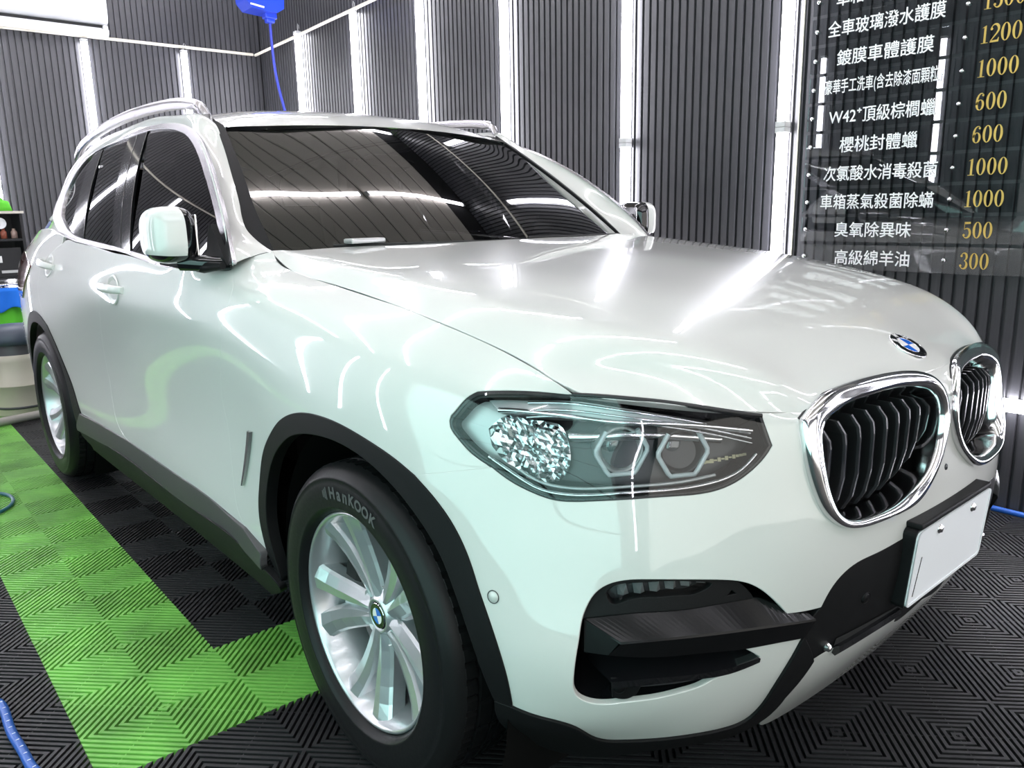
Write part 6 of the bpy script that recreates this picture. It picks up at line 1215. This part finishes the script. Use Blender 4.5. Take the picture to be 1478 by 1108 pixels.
# ================================================================== hose reel
RB = new_mat('blue_reel_plastic', (.012,.055,.62), .3, 0, .4); HB = new_mat('blue_hose_rubber', (.03,.05,.50), .4)
reel = empty('hose_reel', (0, 0, 0)); tag(reel, 'blue hose reel hanging from the ceiling near the room corner', 'hose reel')
rx, ry, rz = -5.0, 1.29, 2.99
mb = MB(); poly = [(-.150, .16), (-.165, .02), (-.155, -.10), (-.11, -.155), (.03, -.165), (.10, -.165), (.155, -.13), (.165, 0), (.15, .16), (.08, .20), (-.08, .20)]
mb.prism(poly, Matrix(((0, 0, 1, rx-.10), (1, 0, 0, ry), (0, 1, 0, rz), (0, 0, 0, 1))), 0, .20); mb.build('reel_case', RB, reel)
mb = MB(); mb.box((rx+.01, ry+.068, rz-.178), (.075, .10, .05), bev=.010); mb.box((rx+.01, ry+.068, rz-.215), (.055, .07, .035), bev=.010); mb.build('hose_outlet', RB, reel)
mb = MB(); mb.box((rx+.103, ry-.07, rz-.135), (.012, .11, .012), Matrix.Rotation(-.12, 3, 'X')); mb.build('guide_bar', ACW, reel)
mb = MB(); mb.lathe([(0, .004), (.09, .004), (.10, 0), (.10, -.004)], frame((rx+.103, ry, rz+.03), (1, 0, 0)), 30); mb.build('drum_cover', RB, reel)
mb = MB(); mb.box((rx, ry, (rz+.2+CEILZ)/2), (.06, .09, CEILZ-rz-.2)); mb.build('bracket', STEEL, reel)
hp = [(rx+.01, ry+.068, rz-.23), (rx+.0, ry+.075, 2.6), (rx-.0, ry+.10, 2.3), (rx+.02, ry+.155, 2.0), (rx+.03, ry+.19, 1.6), (rx+.03, ry+.21, 1.1), (rx+.02, ry+.22, .5), (rx, ry+.24, .08), (rx+.08, ry+.26, .02)]
a_ = np.array(hp); L = np.r_[0, np.cumsum(np.linalg.norm(np.diff(a_, axis=0), axis=1))]; w8, _ = _basis(L, _sp_mat(L), np.linspace(0, L[-1], 40)); mb = MB(); mb.tube([tuple(p) for p in w8 @ a_], .011, 8); mb.build('hose', HB, reel)
# ================================================================== floor hoses
def smooth_tube(pts, r, n=60, k=8, closed=False):
    a = np.array(pts, float); L = np.r_[0, np.cumsum(np.linalg.norm(np.diff(a, axis=0), axis=1))]; w8, _ = _basis(L, _sp_mat(L), np.linspace(0, L[-1], n)); mb = MB(); mb.tube([tuple(p) for p in w8 @ a], r, k); return mb, w8 @ a
HB2 = new_mat('blue_air_hose', (.02,.10,.42), .35)
mb, hpts = smooth_tube([(-.95, -1.62, .012), (-.87, -1.515, .012), (-.78, -1.505, .012), (-.68, -1.507, .012), (-.58, -1.50, .012), (-.50, -1.495, .012), (-.38, -1.46, .012), (-.2, -1.44, .012), (.1, -1.55, .012), (.4, -1.8, .012)], .0115, 90, 10)
h_ = mb.build('air_hose', HB2); tag(h_, 'blue air hose with white ticks on the black tiles, lower left corner', 'hose')
mk = MB()
for i in range(2, 88, 2):
    p = Vector(hpts[i]); t = (Vector(hpts[i+1])-p).normalized(); s_ = Vector((-t.y, t.x, 0)); mk.add([p+Vector((0, 0, .0118))-s_*.004-t*.0012, p+Vector((0, 0, .0118))+s_*.004-t*.0012, p+Vector((0, 0, .0118))+s_*.004+t*.0012, p+Vector((0, 0, .0118))-s_*.004+t*.0012], [(0, 1, 2, 3)])
o = mk.build('white_ticks', SW_, h_); o['kind'] = 'stuff'
mb, _q = smooth_tube([(-.6, 1.76, .012), (.0, 1.80, .012), (.4, 1.815, .012), (.9, 1.80, .012), (1.6, 1.79, .012), (2.4, 1.75, .012)], .012, 60)
tag(mb.build('wall_hose', HB2), 'blue hose lying along the foot of the long wall, right edge', 'hose')
TEAL = new_mat('teal_hose', (.02,.12,.16), .35)
mb, _q = smooth_tube([(-2.95, -1.40, .01), (-2.82, -1.26, .01), (-2.72, -1.195, .01), (-2.62, -1.185, .01), (-2.53, -1.215, .01), (-2.46, -1.29, .01), (-2.44, -1.40, .01), (-2.5, -1.55, .01)], .008, 50)
tag(mb.build('hose_loop', TEAL), 'thin dark teal hose loop on the green tiles at the left edge', 'hose')
# ================================================================== left-hand corner: trolley, vacuum, fan
DK = new_mat('dark_cabinet', (.012,.012,.014), .35); SHELF = new_mat('pale_shelf_edge', (.62,.58,.50), .5)
cab = empty('equipment_cabinet', (0, 0, 0)); tag(cab, 'black open-front equipment cabinet with round dial at the left edge', 'cabinet')
cx0, cx1, cy0, cy1 = -6.1, -5.72, -1.02, -.445; zb, zt = .80, 1.300
for c, d in (((cx0+.01, (cy0+cy1)/2, (zb+zt)/2), (.02, cy1-cy0, zt-zb)), (((cx0+cx1)/2, cy0+.01, (zb+zt)/2), (cx1-cx0, .02, zt-zb)), (((cx0+cx1)/2, cy1-.01, (zb+zt)/2), (cx1-cx0, .02, zt-zb))):
    mb = MB(); mb.box(c, d); mb.build('side_board', DK, cab)
for z in (zb+.01, 1.10): mb = MB(); mb.box(((cx0+cx1)/2, (cy0+cy1)/2, z), (cx1-cx0-.01, cy1-cy0-.04, .016)); mb.build('shelf', DK, cab)
mb = MB(); mb.box(((cx0+cx1)/2, (cy0+cy1)/2, zt+.006), (cx1-cx0+.03, cy1-cy0+.02, .018)); mb.build('top_board', SHELF, cab)
mb = MB(); mb.box((cx1-.05, -.74, .93), (.02, .52, .22)); mb.build('drawer_front', DK, cab)
mb = MB(); mb.box((cx1-.03, -.56, .86), (.008, .14, .02)); mb.build('name_strip', LAMPG, cab)
mb = MB(); mb.lathe([(0, .004), (.036, .004), (.040, .010), (.043, .0)], frame((cx1-.03, -.595, 1.225), (1, 0, 0)), 28); mb.build('dial', ACW, cab)
mb = MB(); mb.box((cx1-.02, -.60, 1.222), (.003, .004, .03)); mb.build('dial_needle', GLOSSB, cab)
tag_ = new_mat('paper_label', (.7,.7,.7), .6); mb = MB(); mb.box((cx1-.033, -.66, .955), (.004, .09, .05)); mb.build('paper_label', tag_, cab)
for i, (y, c) in enumerate(((-.57, (.35,.10,.06)), (-.66, (.55,.52,.5)), (-.50, (.5,.35,.3)))):
    m_ = new_mat('bottle_%d' % i, c, .3); b = MB(); b.lathe([(0, 0), (.022, 0), (.022, .05), (.012, .062), (.012, .075), (0, .075)], Matrix.Translation((cx1-.10, y, 1.109)), 18)
    o = b.build('small_bottle', m_); tag(o, ['small red bottle in the black cabinet under the dial', 'small grey bottle in the black cabinet, left of the red one', 'small pinkish bottle in the black cabinet, nearest its right side'][i], 'bottle', 'small bottles in the cabinet')
def cloth(name, mat, cx, cy, cz, sx, sy, sz, seed, label, cat='cloth', n=26):
    rnd = random.Random(seed); ph = [rnd.uniform(0, 6.3) for _ in range(8)]; G_ = []
    for i in range(n+1):
        row = []
        for j in range(n+1):
            a, b = 2*i/n-1, 2*j/n-1; h = max(0, (1-a**4)*(1-b**4))**.4; w_ = .16*math.sin(5*a+2*b+ph[0])+.12*math.sin(7*b-3*a+ph[1])+.08*math.sin(11*a+6*b+ph[2])+.05*math.sin(17*b+ph[3])
            row.append((cx+a*sx*(1+.05*math.sin(6*b+ph[4])), cy+b*sy*(1+.06*math.sin(5*a+ph[5])), cz+h*sz*(1+w_*1.6)))
        G_.append(row)
    mb = MB(); mb.grid(G_, True); o = mb.build(name, mat); md = o.modifiers.new('t', 'SOLIDIFY'); md.thickness = .004; tag(o, label, cat); return o
GRC = new_mat('green_microfibre', (.10,.50,.03), .9, bump=(400, .4, .02)); BLC = new_mat('blue_microfibre', (.01,.17,.75), .85, bump=(400, .4, .02))
cloth('green_cloth', GRC, -5.90, -.66, 1.318, .15, .17, .085, 3, 'bright green microfibre cloth heaped on top of the black cabinet')
# wire basket trolley below
tr_ = empty('wire_trolley', (0, 0, 0)); tag(tr_, 'chrome wire trolley shelf below the black cabinet', 'trolley')
tx0, tx1, ty0, ty1 = -5.95, -5.45, -1.10, -.50
mb = MB(); mb.tube([(tx0, ty0, .78), (tx1, ty0, .78), (tx1, ty1, .78), (tx0, ty1, .78)], .007, 8, closed=True); mb.build('top_rim', STEEL, tr_)
mb = MB(); mb.tube([(tx0, ty0, .72), (tx1, ty0, .72), (tx1, ty1, .72), (tx0, ty1, .72)], .006, 8, closed=True); mb.build('lower_rim', STEEL, tr_)
wz = MB(); zz = [(tx1, ty0+(ty1-ty0)*k/24, .725 if k % 2 else .775) for k in range(25)]; wz.tube(zz, .003, 5); wz.build('zigzag_wire', STEEL, tr_)
mb = MB(); mb.box(((tx0+tx1)/2, (ty0+ty1)/2, .785), (tx1-tx0-.02, ty1-ty0-.02, .008)); mb.build('tray', STEEL, tr_)
for x in (tx0, tx1):
    for y in (ty0, ty1): mb = MB(); mb.tube([(x, y, 0), (x, y, .80)], .012, 10); mb.build('post', STEEL, tr_)
mb = MB(); mb.box(((tx0+tx1)/2, (ty0+ty1)/2, .22), (tx1-tx0-.02, ty1-ty0-.02, .012)); mb.build('low_tray', STEEL, tr_)
def drape(name, mat, x, y0, y1, z0, z1, seed, label):
    rnd = random.Random(seed); ph = [rnd.uniform(0, 6.3) for _ in range(4)]; G_ = []
    for i in range(31):
        y = y0+(y1-y0)*i/30; row = []
        for j in range(13):
            t = j/12; z = z1+(z0+.02*math.sin(9*i/30*2+ph[1])-z1)*t; xx = x+.012+.022*t*math.sin(16*i/30+ph[0]+.8*t)+.012*t*math.sin(31*i/30+ph[2]); row.append((xx, y, z))
        row = [(x-.12, y, z1+.006), (x-.02, y, z1+.010)]+row; G_.append(row)
    mb = MB(); mb.grid(G_, True); o = mb.build(name, mat); md = o.modifiers.new('t', 'SOLIDIFY'); md.thickness = .004; tag(o, label, 'cloth')
drape('blue_cloth', BLC, tx1+.02, -1.08, -.52, .60, .745, 2, 'bright blue cloth hanging over the wire trolley rail')
drape('green_cloth', GRC, tx1-.03, -1.06, -.55, .44, .70, 8, 'green cloth hanging below the blue cloth on the trolley')
mb = MB(); mb.lathe([(0, 0), (.12, 0), (.15, .02), (.155, .10), (.14, .16), (.10, .20), (0, .21)], frame((-5.62, -.66, .236), (0, 0, 1)), 30); tag(mb.build('black_bucket', DK), 'rounded black bin standing on the lower trolley tray', 'bin')
# vacuum cleaner
VB = new_mat('beige_plastic', (.50,.46,.38), .4); VH = new_mat('slate_blue_plastic', (.055,.07,.10), .35); VG = new_mat('dark_grey_plastic', (.04,.04,.045), .4)
vac = empty('vacuum_cleaner', (0, 0, 0)); vx, vy = -4.55, -.80; tag(vac, 'beige drum vacuum cleaner with slate blue head behind the car', 'vacuum cleaner')
Mv = Matrix.Translation((vx, vy, 0))
mb = MB(); mb.lathe([(0, .0), (.155, .005), (.160, .02), (.160, .055), (.163, .057), (.163, .068), (.163, .07), (.168, .20), (.1715, .202), (.1715, .208), (.168, .21), (.176, .36), (.178, .40), (.165, .41)], Mv, 48); mb.build('drum', VB, vac)
mb = MB(); mb.lathe([(.1635, .054), (.168, .058), (.168, .066), (.1635, .070)], Mv, 48); mb.build('rubber_band', VG, vac)
mb = MB(); mb.lathe([(.172, .40), (.160, .44), (.158, .47)], Mv, 48); mb.build('collar', VG, vac)
mb = MB(); mb.lathe([(.158, .465), (.190, .475), (.195, .50), (.190, .555), (.165, .575), (.10, .585), (0, .59)], Mv, 48); mb.build('motor_head', VH, vac)
for a in (-25, 155):
    Mq = Mv @ Matrix.Rotation(math.radians(a-35), 4, 'Z'); mb = MB(); q = Mq @ Vector((.183, 0, .37)); mb.box(q, (.03, .07, .14), Matrix.Rotation(math.radians(a-35), 3, 'Z'), .012); mb.build('clasp', VG, vac)
HG = new_mat('grey_vacuum_hose', (.33,.31,.28), .5)
mb, _q = smooth_tube([(-4.3, -1.5, .03), (-4.22, -1.2, .03), (-4.22, -1.0, .03), (-4.25, -.85, .03), (-4.30, -.70, .03), (-4.40, -.58, .03), (-4.6, -.52, .03)], .026, 60, 12); tag(mb.build('vacuum_hose', HG), 'grey vacuum hose lying on the floor in front of the vacuum', 'hose')
# clutter behind it
mb = MB(); mb.box((-5.0, -1.15, .10), (.34, .36, .20), bev=.03); tag(mb.build('storage_box', DK), 'dark storage box on the floor left of the vacuum cleaner', 'box')
mb = MB(); mb.box((-4.98, -1.13, .222), (.26, .26, .038), bev=.015); tag(mb.build('blue_pad', BLC), 'folded blue cloth on the dark storage box', 'cloth')
TAN = new_mat('tan_leather', (.42,.30,.16), .6); mb = MB(); mb.box((-5.2, -.80, .36), (.2, .22, .14), bev=.04); mb.box((-5.2, -.80, .145), (.24, .26, .29), bev=.02); tag(mb.build('tan_bag', TAN), 'tan carton and bag behind the vacuum cleaner', 'bag')
# fan
fan = empty('wall_fan', (0, 0, 0)); tag(fan, 'pale wire-guarded wall fan cut by the left picture edge', 'fan'); fc = Vector((-5.98, -.80, 1.76))
def ring_t(r, x, rad=.004): mb = MB(); mb.tube([(fc.x+x, fc.y+r*math.cos(a), fc.z+r*math.sin(a)) for a in np.linspace(0, 2*PI, 41)[:-1]], rad, 6, closed=True); return mb
ring_t(.225, 0, .006).build('guard_ring', ACW, fan)
for r, x in ((.16, .05), (.09, .065)): ring_t(r, x, .003).build('guard_ring', ACW, fan)
for k in range(16):
    a = 2*PI*k/16; mb = MB(); mb.tube([(fc.x+x, fc.y+r*math.cos(a), fc.z+r*math.sin(a)) for r, x in ((.225, 0), (.16, .05), (.09, .065), (.03, .07))], .002, 5); mb.build('guard_wire', ACW, fan)
mb = MB(); mb.lathe([(0, .075), (.035, .07), (.04, .04), (.05, -.10), (0, -.12)], frame(fc, (1, 0, 0)), 24); mb.build('motor', ACW, fan)
for k in range(3):
    a = 2*PI*k/3; mb = MB(); mb.add([fc+Vector((.02, .03*math.cos(a), .03*math.sin(a))), fc+Vector((.03, .18*math.cos(a-.3), .18*math.sin(a-.3))), fc+Vector((.0, .19*math.cos(a+.4), .19*math.sin(a+.4))), fc+Vector((-.005, .03*math.cos(a+1), .03*math.sin(a+1)))], [(0, 1, 2, 3)]); mb.build('blade', ACW, fan)
mb = MB(); mb.box((fc.x-.17, fc.y, fc.z-.02), (.20, .06, .06), bev=.01); mb.box((fc.x-.265, fc.y, fc.z-.03), (.03, .12, .16), bev=.01); mb.build('wall_bracket', ACW, fan)
